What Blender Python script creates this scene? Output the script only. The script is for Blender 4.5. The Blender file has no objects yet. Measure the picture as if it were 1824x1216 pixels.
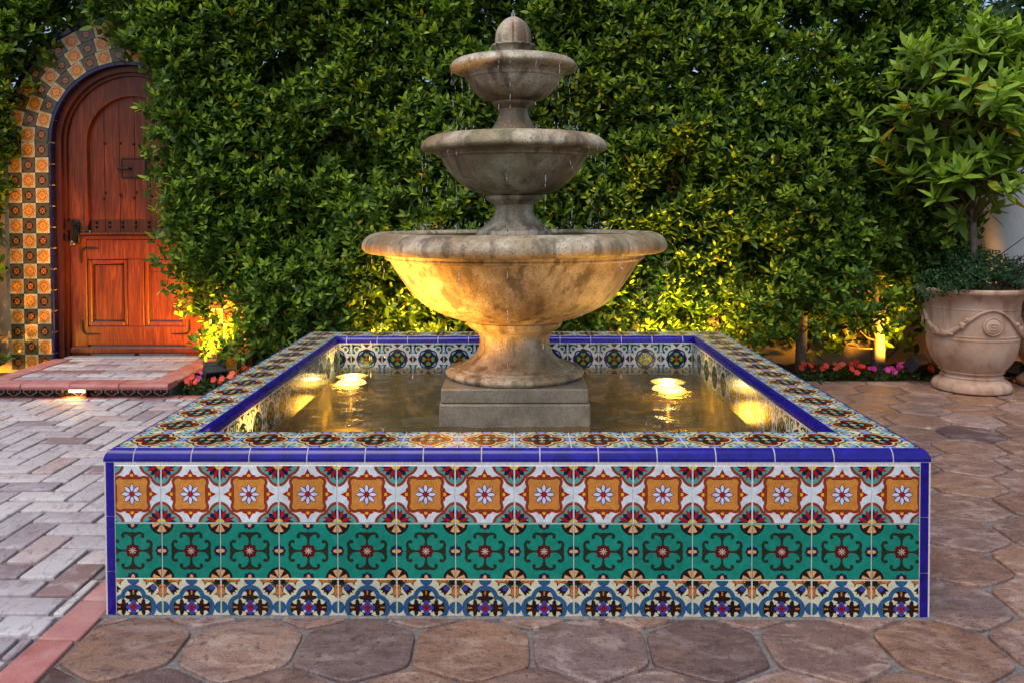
import bpy, math, random
import numpy as np
from mathutils import Matrix, Vector
random.seed(7); rng = np.random.default_rng(11)
PI = math.pi
scene = bpy.context.scene
col = scene.collection

# ------------------------------------------------------------------ camera
cam_d = bpy.data.cameras.new('camera'); cam = bpy.data.objects.new('camera', cam_d); col.objects.link(cam)
YAW, PITCH, ROLL = 0.01512, 0.02556, -0.00409
_d = Vector((-math.sin(YAW)*math.cos(PITCH), math.cos(YAW)*math.cos(PITCH), -math.sin(PITCH)))
_r = Vector((math.cos(YAW), math.sin(YAW), 0)); _u = _r.cross(_d)
_r, _u = _r*math.cos(ROLL)+_u*math.sin(ROLL), _u*math.cos(ROLL)-_r*math.sin(ROLL)
cam.matrix_world = Matrix(((_r.x, _u.x, -_d.x, 0.00632), (_r.y, _u.y, -_d.y, 0), (_r.z, _u.z, -_d.z, 1.05598), (0, 0, 0, 1)))
cam_d.sensor_width = 36; cam_d.lens = 36*1480.11/1824
cam_d.shift_x = 15.7/1824; cam_d.shift_y = -190.35/1824
cam_d.clip_start = 0.05; cam_d.clip_end = 600
scene.camera = cam

# ------------------------------------------------------------------ sky, sun, exposure
SUN_EL, SUN_AZ = math.radians(60), math.radians(205)      # azimuth clockwise from +Y: behind the camera, to its left
world = bpy.data.worlds.new('World'); scene.world = world; world.use_nodes = True
wn = world.node_tree.nodes; wl = world.node_tree.links; wn.clear()
sky = wn.new('ShaderNodeTexSky'); sky.sky_type = 'NISHITA'; sky.sun_disc = False
sky.sun_elevation = SUN_EL; sky.sun_rotation = SUN_AZ
sky.air_density = 1.0; sky.dust_density = 2.5; sky.ozone_density = 1.5
bg = wn.new('ShaderNodeBackground'); bg.inputs['Strength'].default_value = 0.135
wo = wn.new('ShaderNodeOutputWorld'); wl.new(sky.outputs[0], bg.inputs[0]); wl.new(bg.outputs[0], wo.inputs[0])
sun_d = bpy.data.lights.new('sun', 'SUN'); sun_d.energy = 1.25; sun_d.angle = math.radians(40); sun_d.color = (1.0, 0.95, 0.88)
sun = bpy.data.objects.new('sun', sun_d); col.objects.link(sun)
_sd = Vector((math.sin(SUN_AZ)*math.cos(SUN_EL), math.cos(SUN_AZ)*math.cos(SUN_EL), math.sin(SUN_EL)))
sun.rotation_euler = _sd.to_track_quat('Z', 'Y').to_euler(); sun.location = _sd*30
scene.view_settings.view_transform = 'Standard'; scene.view_settings.look = 'None'
scene.view_settings.exposure = 0.5; scene.view_settings.gamma = 1.0; scene.view_settings.use_curve_mapping = False
scene.render.engine = 'CYCLES'
cy = scene.cycles
cy.use_denoising = True; cy.max_bounces = 8; cy.diffuse_bounces = 3; cy.glossy_bounces = 4; cy.transmission_bounces = 6
cy.transparent_max_bounces = 16; cy.caustics_reflective = False; cy.caustics_refractive = False; cy.sample_clamp_indirect = 6
WARM = (1.0, 0.46, 0.05)

# ------------------------------------------------------------------ materials
def s2l(c):
    return tuple(((x/255)/12.92 if x/255 <= .04045 else ((x/255+.055)/1.055)**2.4) for x in c)
class NT:
    """small helper round one node material"""
    def __init__(self, name):
        self.m = bpy.data.materials.new(name); self.m.use_nodes = True
        self.t = self.m.node_tree; self.n = self.t.nodes
        self.p = self.n['Principled BSDF']; self.out = self.n['Material Output']
        self._co = None
    def add(self, typ, **kw):
        o = self.n.new(typ)
        for k, v in kw.items():
            if k in o.inputs and not hasattr(o, k): o.inputs[k].default_value = v
            else: setattr(o, k, v)
        return o
    def link(self, a, b): self.t.links.new(a, b)
    def set(self, inp, v):
        i = self.p.inputs[inp]
        if hasattr(v, 'links') or hasattr(v, 'is_linked'): self.link(v, i)
        else: i.default_value = v
    def co(self, kind='Object'):
        if kind == 'World': return self.add('ShaderNodeNewGeometry').outputs['Position']
        return self.add('ShaderNodeTexCoord').outputs[kind]
    def noise(self, scale, detail=4, rough=.55, co=None, stretch=None, dist=0.0):
        o = self.n.new('ShaderNodeTexNoise'); o.inputs['Scale'].default_value = scale
        o.inputs['Detail'].default_value = detail; o.inputs['Roughness'].default_value = rough; o.inputs['Distortion'].default_value = dist
        c = co if co is not None else self.co('World')
        if stretch:
            mp = self.n.new('ShaderNodeMapping'); mp.inputs['Scale'].default_value = stretch; self.link(c, mp.inputs[0]); c = mp.outputs[0]
        self.link(c, o.inputs['Vector']); return o.outputs['Fac']
    def ramp(self, fac, stops, interp='LINEAR'):
        o = self.n.new('ShaderNodeValToRGB'); o.color_ramp.interpolation = interp
        e = o.color_ramp.elements
        while len(e) < len(stops): e.new(0.5)
        for k, (pos, c) in enumerate(stops):
            e[k].position = pos; e[k].color = (*c, 1) if len(c) == 3 else c
        self.link(fac, o.inputs[0]); return o.outputs[0]
    def mix(self, fac, a, b, mode='MIX'):
        o = self.n.new('ShaderNodeMix'); o.data_type = 'RGBA'; o.blend_type = mode
        for idx, v in ((0, fac), (6, a), (7, b)):
            if hasattr(v, 'is_linked'): self.link(v, o.inputs[idx])
            elif isinstance(v, (int, float)): o.inputs[idx].default_value = v
            else: o.inputs[idx].default_value = (*v, 1)
        return o.outputs[2]
    def math(self, op, a, b=0.0):
        o = self.n.new('ShaderNodeMath'); o.operation = op
        for k, v in enumerate((a, b)):
            if hasattr(v, 'is_linked'): self.link(v, o.inputs[k])
            else: o.inputs[k].default_value = v
        return o.outputs[0]
    def bump(self, h, strength=.3, dist=.01, to=True):
        o = self.n.new('ShaderNodeBump'); o.inputs['Strength'].default_value = strength; o.inputs['Distance'].default_value = dist
        self.link(h, o.inputs['Height'])
        if to: self.link(o.outputs[0], self.p.inputs['Normal'])
        return o.outputs[0]
BW = lambda a: (a, a, a)
def plain(name, c, rough=.6, metal=0.0, var=.25, scale=40, bump=.15):
    t = NT(name); n = t.noise(scale)
    t.set('Base Color', t.ramp(n, [(.3, tuple(x*(1-var) for x in c)), (.7, tuple(min(1, x*(1+var)) for x in c))]))
    t.set('Roughness', rough); t.set('Metallic', metal)
    if bump: t.bump(n, bump, .003)
    return t.m
_gl = {}
def glaze(key, c):
    """one glaze colour: a little uneven, wet and shiny"""
    if key in _gl: return _gl[key]
    t = NT('glaze_'+key); c = s2l(c)
    n = t.noise(55, 5, .6); n2 = t.noise(420, 2)
    lo, hi = (.55, 1.45) if key in ('cobalt', 'ink') else (.80, 1.14)
    if key in ('cobalt', 'ink'): n = t.noise(26, 6, .65, None, None, .6)
    base = t.ramp(n, [(.3, tuple(x*lo for x in c)), (.72, tuple(min(1, x*hi+.004) for x in c))])
    info = t.add('ShaderNodeObjectInfo')
    dim = t.ramp(info.outputs['Random'], [(0, BW(.82)), (1, BW(1.0))])
    t.set('Base Color', t.mix(1.0, base, dim, 'MULTIPLY'))
    t.set('Roughness', t.math('MULTIPLY_ADD', t.noise(30, 3), .14)) if False else t.set('Roughness', .17)
    t.set('Specular IOR Level', .36); t.bump(t.math('ADD', n, t.math('MULTIPLY', n2, .25)), .10, .002)
    _gl[key] = t.m; return t.m
def emission(name, c, s):
    t = NT(name); t.set('Base Color', (0, 0, 0, 1)); t.set('Emission Color', (*c, 1)); t.set('Emission Strength', s)
    n = t.noise(60); return t.m

def m_grout():
    t = NT('grout'); n = t.noise(160, 3)
    t.set('Base Color', t.ramp(n, [(.3, (.46, .42, .39)), (.7, (.66, .62, .59))])); t.set('Roughness', .85); t.bump(n, .3, .002); return t.m
def m_mortar():
    t = NT('mortar'); n = t.noise(90, 4); n2 = t.noise(5, 3)
    c = t.ramp(n, [(.3, (.11, .10, .10)), (.7, (.22, .205, .205))])
    t.set('Base Color', t.mix(t.ramp(n2, [(.45, BW(0)), (.75, BW(.6))]), c, (.10, .075, .055))); t.set('Roughness', .9); t.bump(n, .5, .004); return t.m
def m_hex():
    t = NT('terracotta_paver'); w = t.co('World')
    inf = t.add('ShaderNodeObjectInfo').outputs['Random']
    base = t.ramp(inf, [(0, (.14, .070, .052)), (.18, (.25, .15, .105)), (.36, (.15, .095, .088)), (.52, (.33, .195, .115)), (.66, (.095, .058, .060)), (.84, (.29, .20, .165)), (1, (.21, .105, .065))])
    off = t.add('ShaderNodeVectorMath', operation='ADD'); t.link(w, off.inputs[0])
    cmb = t.add('ShaderNodeCombineXYZ'); t.link(t.math('MULTIPLY', inf, 53.0), cmb.inputs[0]); t.link(t.math('MULTIPLY', inf, 31.0), cmb.inputs[2]); t.link(cmb.outputs[0], off.inputs[1])
    co = off.outputs[0]
    n1 = t.noise(7, 6, .62, co, (1, 1.6, 1), 1.2); n2 = t.noise(15, 7, .7, co, (1, 2.2, 1), .6); n3 = t.noise(130, 3, .6, co); n4 = t.noise(34, 5, .7, co)
    c = t.mix(t.ramp(n1, [(.50, BW(0)), (.66, BW(.55))]), base, (.46, .36, .30))
    c = t.mix(t.ramp(n2, [(.48, BW(0)), (.64, BW(.75))]), c, (.105, .058, .045))
    n5 = t.noise(300, 2, .5, co); n6 = t.noise(3.2, 4, .6, co, None, 2.0)
    c = t.mix(t.ramp(n6, [(.54, BW(0)), (.64, BW(.32))]), c, (.36, .20, .11))
    c = t.mix(t.ramp(n4, [(.56, BW(0)), (.66, BW(.8))]), c, (.075, .045, .04))
    c = t.mix(t.ramp(n3, [(.58, BW(0)), (.65, BW(.8))]), c, (.045, .03, .027))
    c = t.mix(t.ramp(n5, [(.56, BW(0)), (.70, BW(.25))]), c, (.46, .38, .35))
    c = t.mix(.25, c, t.ramp(n3, [(.3, BW(.35)), (.7, BW(.75))]), 'OVERLAY')
    r2 = t.math('FRACT', t.math('MULTIPLY', inf, 17.31))
    c = t.mix(1.0, c, t.ramp(r2, [(0, (.58, .54, .62)), (.28, (1.08, 1.04, 1.05)), (.5, (.74, .70, .80)), (.75, (1.28, 1.24, 1.24)), (1, (.92, .80, .74))]), 'MULTIPLY')
    t.set('Base Color', c); t.set('Roughness', t.ramp(n1, [(.3, BW(.26)), (.7, BW(.52))]))
    t.bump(t.math('ADD', t.math('MULTIPLY', n2, .7), t.math('MULTIPLY', n3, .5)), .75, .007); return t.m
def m_brick():
    t = NT('washed_brick'); w = t.co('World')
    inf = t.add('ShaderNodeObjectInfo').outputs['Random']
    base = t.ramp(inf, [(0, (.36, .31, .33)), (.2, (.50, .46, .47)), (.38, (.29, .235, .26)), (.55, (.54, .50, .50)), (.7, (.41, .30, .28)), (.84, (.46, .41, .43)), (.94, (.22, .17, .19)), (1, (.25, .12, .09))])
    off = t.add('ShaderNodeVectorMath', operation='ADD'); t.link(w, off.inputs[0])
    cmb = t.add('ShaderNodeCombineXYZ'); t.link(t.math('MULTIPLY', inf, 47.0), cmb.inputs[0]); t.link(t.math('MULTIPLY', inf, 29.0), cmb.inputs[2]); t.link(cmb.outputs[0], off.inputs[1]); co = off.outputs[0]
    n1 = t.noise(11, 6, .65, co, None, 1.0); n2 = t.noise(19, 6, .7, co, (2.2, 1, 1), .8); n3 = t.noise(170, 3, .6, co)
    c = t.mix(t.ramp(n1, [(.50, BW(0)), (.7, BW(.5))]), base, (.58, .54, .54))
    c = t.mix(t.ramp(n2, [(.52, BW(0)), (.66, BW(.75))]), c, (.19, .125, .11))
    c = t.mix(t.ramp(n3, [(.62, BW(0)), (.72, BW(.5))]), c, (.13, .10, .10))
    t.set('Base Color', c); t.set('Roughness', .72); t.bump(t.math('ADD', n2, t.math('MULTIPLY', n3, .5)), .5, .006); return t.m
def m_redbrick():
    t = NT('red_brick'); n1 = t.noise(9, 5); n3 = t.noise(150, 3); inf = t.add('ShaderNodeObjectInfo').outputs['Random']
    c = t.ramp(n1, [(.3, (.30, .075, .065)), (.5, (.42, .14, .12)), (.72, (.46, .26, .24))])
    c = t.mix(t.math('MULTIPLY', inf, .35), c, (.44, .27, .26))
    c = t.mix(t.ramp(n3, [(.6, BW(0)), (.7, BW(.5))]), c, (.16, .06, .05))
    t.set('Base Color', c); t.set('Roughness', .62); t.bump(n3, .4, .004); return t.m
def m_stone():
    """cast stone: pitted, wet, stained in runs"""
    t = NT('cast_stone'); w = t.co('World')
    n1 = t.noise(4.5, 6, .6); n2 = t.noise(22, 6, .7); n3 = t.noise(150, 4, .65); run = t.noise(17, 5, .62, w, (1, 1, .09)); n5 = t.noise(2.2, 3)
    c = t.ramp(n2, [(.28, (.30, .22, .13)), (.5, (.53, .435, .295)), (.75, (.70, .62, .49))])
    c = t.mix(t.ramp(n1, [(.46, BW(0)), (.62, BW(.8))]), c, (.235, .125, .045))
    c = t.mix(t.ramp(run, [(.50, BW(0)), (.62, BW(.8))]), c, (.11, .075, .045))
    c = t.mix(t.ramp(n5, [(.54, BW(0)), (.68, BW(.35))]), c, (.20, .235, .10))
    c = t.mix(t.ramp(n3, [(.58, BW(0)), (.64, BW(.8))]), c, (.07, .05, .03))
    t.set('Base Color', c); t.set('Roughness', t.ramp(run, [(.35, BW(.22)), (.65, BW(.5))]))
    t.bump(t.math('ADD', n2, t.math('MULTIPLY', n3, 1.1)), .6, .007); return t.m
def m_plinth():
    t = NT('crazed_wet_stone'); v = t.add('ShaderNodeTexVoronoi', feature='DISTANCE_TO_EDGE'); v.inputs['Scale'].default_value = 60
    nz = t.add('ShaderNodeTexNoise'); nz.inputs['Scale'].default_value = 18; t.link(t.co('World'), nz.inputs['Vector'])
    mx = t.mix(.06, t.co('World'), nz.outputs['Color']); t.link(mx, v.inputs['Vector'])
    n2 = t.noise(14, 6, .7); n3 = t.noise(120, 4)
    c = t.ramp(n2, [(.3, (.15, .135, .10)), (.52, (.25, .225, .17)), (.75, (.33, .30, .25))])
    c = t.mix(t.ramp(v.outputs['Distance'], [(.0, BW(.45)), (.06, BW(0))]), c, (.08, .065, .05))
    c = t.mix(t.ramp(n3, [(.6, BW(0)), (.7, BW(.6))]), c, (.06, .05, .04))
    t.set('Base Color', c); t.set('Roughness', .34); t.bump(t.math('ADD', n2, n3), .4, .004); return t.m
def m_potclay():
    t = NT('weathered_clay'); w = t.co('World'); n1 = t.noise(7, 6, .65); n2 = t.noise(28, 6, .7); n3 = t.noise(190, 3); run = t.noise(15, 4, .6, w, (1, 1, .12))
    c = t.ramp(n1, [(.3, (.34, .185, .115)), (.5, (.47, .305, .21)), (.72, (.54, .40, .30))])
    c = t.mix(t.ramp(run, [(.50, BW(0)), (.66, BW(.7))]), c, (.29, .135, .08))
    c = t.mix(t.ramp(n2, [(.58, BW(0)), (.70, BW(.6))]), c, (.30, .17, .12))
    c = t.mix(t.ramp(n3, [(.62, BW(0)), (.7, BW(.4))]), c, (.18, .09, .06))
    t.set('Base Color', c); t.set('Roughness', .75); t.bump(t.math('ADD', n2, t.math('MULTIPLY', n3, .5)), .4, .005); return t.m
def m_wood(name='stained_wood', k=1.0):
    t = NT(name); co = t.co('Object')
    g = t.noise(6, 6, .6, co, (9, 9, .55), 1.6); f = t.noise(22, 4, .6, co, (10, 10, .5)); b = t.noise(2.5, 3, .5, co)
    c = t.ramp(g, [(.28, (.05*k, .007*k, .001)), (.46, (.10*k, .016*k, .0025)), (.62, (.165*k, .031*k, .004)), (.8, (.24*k, .052*k, .007))])
    c = t.mix(t.ramp(f, [(.55, BW(0)), (.72, BW(.6))]), c, (.055, .014, .006))
    c = t.mix(t.ramp(b, [(.5, BW(0)), (.8, BW(.35))]), c, (.26*k, .052*k, .008))
    t.set('Base Color', c); t.set('Roughness', .36); t.set('Specular IOR Level', .3); t.bump(t.math('ADD', g, f), .25, .003); return t.m
def m_stucco(name, a, b):
    t = NT(name); n1 = t.noise(3, 5); n2 = t.noise(60, 6, .65); n3 = t.noise(9, 4, .6)
    t.set('Base Color', t.mix(t.ramp(n3, [(.5, BW(0)), (.75, BW(.3))]), t.ramp(n1, [(.3, a), (.7, b)]), tuple(x*.7 for x in a))); t.set('Roughness', .9); t.bump(n2, .6, .008); return t.m
def m_leaf(name, mode='attr', cols=None, rough=.40, trans=.38):
    t = NT(name)
    if mode == 'attr':
        c = t.add('ShaderNodeAttribute', attribute_name='tint').outputs['Color']
    else:
        c = t.ramp(t.add('ShaderNodeObjectInfo').outputs['Random'], cols)
    n = t.noise(70, 3); c = t.mix(.5, c, t.ramp(n, [(.3, BW(.34)), (.7, BW(.66))]), 'OVERLAY')
    t.set('Base Color', c); t.set('Roughness', rough); t.set('Specular IOR Level', .3)
    tr = t.add('ShaderNodeBsdfTranslucent'); t.link(t.mix(1.0, c, (1.0, 1.0, .35), 'MULTIPLY'), tr.inputs[0])
    ms = t.add('ShaderNodeMixShader'); ms.inputs[0].default_value = trans
    t.link(t.p.outputs[0], ms.inputs[1]); t.link(tr.outputs[0], ms.inputs[2]); t.link(ms.outputs[0], t.out.inputs['Surface']); return t.m
def m_water(name, tint, scale=1.0, strength=.5):
    t = NT(name); w = t.co('World')
    n1 = t.noise(13*scale, 4, .6, w, None, .8); n2 = t.noise(48*scale, 3, .6, w); n3 = t.noise(5*scale, 2, .5, w)
    h = t.math('ADD', t.math('MULTIPLY', n1, .8), t.math('ADD', t.math('MULTIPLY', n2, .22), n3))
    nb = t.bump(h, strength, .03, to=False)
    fr = t.add('ShaderNodeFresnel'); fr.inputs['IOR'].default_value = 1.33; t.link(nb, fr.inputs['Normal'])
    gl = t.add('ShaderNodeBsdfGlossy'); gl.inputs['Roughness'].default_value = .03; t.link(nb, gl.inputs['Normal'])
    tp = t.add('ShaderNodeBsdfTransparent'); tp.inputs[0].default_value = (*tint, 1)
    rf = t.add('ShaderNodeBsdfRefraction'); rf.inputs['IOR'].default_value = 1.33; rf.inputs['Roughness'].default_value = .0; rf.inputs[0].default_value = (*tint, 1); t.link(nb, rf.inputs['Normal'])
    m1 = t.add('ShaderNodeMixShader'); m1.inputs[0].default_value = .35; t.link(tp.outputs[0], m1.inputs[1]); t.link(rf.outputs[0], m1.inputs[2])
    m2 = t.add('ShaderNodeMixShader'); t.link(fr.outputs[0], m2.inputs[0]); t.link(m1.outputs[0], m2.inputs[1]); t.link(gl.outputs[0], m2.inputs[2])
    t.link(m2.outputs[0], t.out.inputs['Surface']); t.n.remove(t.p); return t.m

M = dict(grout=m_grout(), mortar=m_mortar(), hex=m_hex(), brick=m_brick(), redbrick=m_redbrick(), stone=m_stone(), plinth=m_plinth(), clay=m_potclay(),
         wood=m_wood(), darkwood=m_wood('dark_stained_wood', .6), ochre=m_stucco('ochre_stucco', (.36, .25, .13), (.46, .34, .20)), white=m_stucco('pale_stucco', (.50, .49, .47), (.62, .60, .57)),
         leaf=m_leaf('hedge_leaf'), soil=plain('dark_soil', (.035, .025, .018), .95, 0, .5, 60, .8), ground=plain('packed_earth', (.09, .075, .06), .95, 0, .3, 3, .4),
         iron=plain('black_iron', (.02, .018, .017), .45, .8, .3, 60), black=plain('black_housing', (.018, .019, .021), .5, 0, .3, 90),
         bark=plain('grey_bark', (.16, .13, .10), .9, 0, .4, 45, .6), twig=plain('brown_twig', (.10, .06, .03), .9, 0, .4, 60, .5),
         bronze=plain('aged_bronze', (.10, .075, .05), .4, .9, .3, 60),
         floor=None)
t = NT('pool_plaster'); _n1 = t.noise(6, 6, .65, None, None, 1.0); _n2 = t.noise(28, 5, .7)
_c = t.ramp(_n1, [(.34, (.04, .043, .034)), (.5, (.13, .115, .07)), (.66, (.42, .33, .18))]); _c = t.mix(t.ramp(_n2, [(.5, BW(0)), (.7, BW(.6))]), _c, (.06, .055, .04))
t.set('Base Color', _c); t.set('Roughness', .8); M['floor'] = t.m
M['water'] = m_water('rippled_water', (.88, .92, .82), 1.6, .5)
M['bowlwater'] = m_water('bowl_water', (.5, .58, .5), 2.0, .35)
t = NT('water_drop'); t.set('Base Color', (.95, .97, 1, 1)); t.set('Roughness', .05); t.set('Transmission Weight', .75); t.set('IOR', 1.33); _ = t.noise(30); M['drop'] = t.m

# ------------------------------------------------------------------ mesh helpers
class MB:
    def __init__(self): self.v = []; self.f = []; self.mi = []; self.mats = []
    def slot(self, m):
        if m not in self.mats: self.mats.append(m)
        return self.mats.index(m)
    def add(self, vs, fs, m):
        k = len(self.v); s = self.slot(m); self.v += [tuple(p) for p in vs]
        for f in fs: self.f.append([k+i for i in f]); self.mi.append(s)
    def box(self, x0, x1, y0, y1, z0, z1, m, b=0.0):
        """box with its edges cut by b"""
        if b <= 0:
            vs = [(x, y, z) for z in (z0, z1) for y in (y0, y1) for x in (x0, x1)]
            self.add(vs, [(0, 2, 3, 1), (4, 5, 7, 6), (0, 1, 5, 4), (2, 6, 7, 3), (0, 4, 6, 2), (1, 3, 7, 5)], m); return
        vs = []; idx = {}
        for ix, x in enumerate((x0, x1)):
            for iy, y in enumerate((y0, y1)):
                for iz, z in enumerate((z0, z1)):
                    sx = 1 if ix == 0 else -1; sy = 1 if iy == 0 else -1; sz = 1 if iz == 0 else -1
                    for ax, p in enumerate(((x, y+sy*b, z+sz*b), (x+sx*b, y, z+sz*b), (x+sx*b, y+sy*b, z))):
                        idx[ix, iy, iz, ax] = len(vs); vs.append(p)
        g = lambda *a: idx[a]
        fs = []
        for i in (0, 1):
            q = [g(i, 0, 0, 0), g(i, 1, 0, 0), g(i, 1, 1, 0), g(i, 0, 1, 0)]; fs.append(q if i else q[::-1])
            q = [g(0, i, 0, 1), g(0, i, 1, 1), g(1, i, 1, 1), g(1, i, 0, 1)]; fs.append(q if i else q[::-1])
            q = [g(0, 0, i, 2), g(1, 0, i, 2), g(1, 1, i, 2), g(0, 1, i, 2)]; fs.append(q if i else q[::-1])
        for a in (0, 1):
            for c in (0, 1):
                fs.append([g(a, c, 0, 0), g(a, c, 1, 0), g(a, c, 1, 1), g(a, c, 0, 1)])
                fs.append([g(a, 0, c, 0), g(a, 1, c, 0), g(a, 1, c, 2), g(a, 0, c, 2)])
                fs.append([g(0, a, c, 1), g(1, a, c, 1), g(1, a, c, 2), g(0, a, c, 2)])
                for e in (0, 1): fs.append([g(a, c, e, 0), g(a, c, e, 1), g(a, c, e, 2)])
        self.add(vs, fs, m)
    def lathe(self, prof, m, n=64, cx=0, cy=0, rfun=None, close_top=False):
        vs = []; fs = []
        for (r, z) in prof:
            for k in range(n):
                a = 2*PI*k/n; rr = r*(rfun(a, z) if rfun else 1); vs.append((cx+rr*math.cos(a), cy+rr*math.sin(a), z))
        for i in range(len(prof)-1):
            for k in range(n):
                fs.append((i*n+k, i*n+(k+1) % n, (i+1)*n+(k+1) % n, (i+1)*n+k))
        self.add(vs, fs, m)
    def tube(self, pts, rad, m, n=8, cap=True):
        pts = [Vector(p) for p in pts]; rad = rad if hasattr(rad, '__len__') else [rad]*len(pts); vs = []; fs = []
        for i, p in enumerate(pts):
            d = (pts[min(i+1, len(pts)-1)]-pts[max(i-1, 0)]).normalized()
            a = d.orthogonal().normalized() if i == 0 else (a-d*a.dot(d)).normalized()
            b = d.cross(a)
            for k in range(n):
                t_ = 2*PI*k/n; vs.append(p+(a*math.cos(t_)+b*math.sin(t_))*rad[i])
        for i in range(len(pts)-1):
            for k in range(n): fs.append((i*n+k, i*n+(k+1) % n, (i+1)*n+(k+1) % n, (i+1)*n+k))
        if cap: fs.append(tuple(range(n))[::-1]); fs.append(tuple(range((len(pts)-1)*n, len(pts)*n)))
        self.add(vs, fs, m)
    def mesh(self, name, smooth=False):
        me = bpy.data.meshes.new(name); me.from_pydata(self.v, [], self.f)
        for m in self.mats: me.materials.append(m)
        me.polygons.foreach_set('material_index', self.mi)
        if smooth: me.polygons.foreach_set('use_smooth', [True]*len(self.f))
        me.update(); return me
    def obj(self, name, parent=None, smooth=False, auto=False, **kw):
        me = self.mesh(name, smooth); fix_normals(me)
        if auto: auto_smooth(me)
        return link(name, me, parent, **kw)
def fix_normals(me):
    import bmesh
    bm = bmesh.new(); bm.from_mesh(me); bmesh.ops.recalc_face_normals(bm, faces=bm.faces); bm.to_mesh(me); bm.free()
def auto_smooth(me, ang=38):
    me.polygons.foreach_set('use_smooth', [True]*len(me.polygons))
    me.set_sharp_from_angle(angle=math.radians(ang))
def link(name, data, parent=None, loc=None, rot=None, scale=None):
    o = bpy.data.objects.new(name, data); col.objects.link(o); o.parent = parent
    if loc is not None: o.location = loc
    if rot is not None: o.rotation_euler = rot
    if scale is not None: o.scale = scale
    return o
def tag(o, label=None, cat=None, group=None, kind=None):
    if label: o['label'] = label
    if cat: o['category'] = cat
    if group: o['group'] = group
    if kind: o['kind'] = kind
    return o
def empty(name, label, cat, group=None, loc=(0, 0, 0)):
    o = bpy.data.objects.new(name, None); o.empty_display_size = .1; col.objects.link(o); o.location = loc
    return tag(o, label, cat, group)

# ------------------------------------------------------------------ painted tile designs: each is a list of (level, outline, colour)
def circ(x, y, r, n=20, ry=None): return [(x+r*math.cos(2*PI*k/n), y+(ry or r)*math.sin(2*PI*k/n)) for k in range(n)]
def rect(x0, x1, y0, y1): return [(x0, y0), (x1, y0), (x1, y1), (x0, y1)]
def rotp(p, deg, ox=0, oy=0):
    a = math.radians(deg); c, s = math.cos(a), math.sin(a); return [(ox+x*c-y*s, oy+x*s+y*c) for x, y in p]
def petal(r0, r1, w, n=6, belly=.5):
    """petal along +x"""
    up = [(r0+(r1-r0)*k/n, w*math.sin(PI*(k/n)**(math.log(.5)/math.log(belly)))) for k in range(n+1)]
    return up+[(x, -y) for x, y in up[-2:0:-1]]
def polar(fn, n=48, ox=0, oy=0): return [(ox+fn(2*PI*k/n)*math.cos(2*PI*k/n), oy+fn(2*PI*k/n)*math.sin(2*PI*k/n)) for k in range(n)]
def quatre(c, r):
    """outline of four overlapping circles of radius r at distance c"""
    def f(a):
        a = (a+PI/4) % (PI/2)-PI/4
        return c*math.cos(a)+math.sqrt(max(0, r*r-(c*math.sin(a))**2))
    return polar(f, 56)
def stroke(pts, ws):
    L, R = [], []
    for i, p in enumerate(pts):
        a = pts[max(i-1, 0)]; b = pts[min(i+1, len(pts)-1)]; dx, dy = b[0]-a[0], b[1]-a[1]; l = math.hypot(dx, dy) or 1
        L.append((p[0]-dy/l*ws[i], p[1]+dx/l*ws[i])); R.append((p[0]+dy/l*ws[i], p[1]-dx/l*ws[i]))
    return L+R[::-1]
def clip(poly, x0, x1, y0, y1):
    for ax, lim, sg in ((0, x0, 1), (0, x1, -1), (1, y0, 1), (1, y1, -1)):
        out = []
        for i in range(len(poly)):
            p, q = poly[i-1], poly[i]; a, b = (p[ax]-lim)*sg, (q[ax]-lim)*sg
            if (a >= 0) != (b >= 0):
                t_ = a/(a-b); out.append((p[0]+(q[0]-p[0])*t_, p[1]+(q[1]-p[1])*t_))
            if b >= 0: out.append(q)
        poly = out
        if len(poly) < 3: return []
    return poly
CORN = [(-.5, -.5), (.5, -.5), (.5, .5), (-.5, .5)]; EDGE = [(.5, 0, 180), (0, .5, 270), (-.5, 0, 0), (0, -.5, 90)]
G = {k: glaze(k, c) for k, c in dict(
    white=(214, 222, 226), bone=(208, 203, 170), pale=(190, 198, 200), rust=(146, 54, 22), orange=(208, 134, 56), black=(16, 10, 14), red=(165, 16, 14), yellow=(222, 186, 30),
    aqua=(82, 160, 152), navy=(22, 14, 58), lilac=(214, 212, 240), green=(4, 132, 112), peach=(226, 160, 98), maroon=(84, 10, 12), moss=(26, 40, 24), line=(226, 210, 200),
    blue=(50, 66, 160), teal=(26, 96, 104), brownblack=(34, 12, 8), amber=(196, 116, 50), leafgreen=(20, 84, 60), cobalt=(24, 12, 128), sky=(112, 146, 232), turq=(78, 176, 172), tan=(222, 184, 128),
    lime=(92, 142, 40), ice=(120, 180, 206), ink=(24, 22, 72), umber=(56, 40, 32), gold=(212, 134, 38), cream=(192, 164, 112), olive=(74, 74, 48), rustbrown=(120, 58, 22), slate=(52, 58, 52), rose=(196, 96, 88), crimson=(132, 10, 20)).items()}
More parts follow.
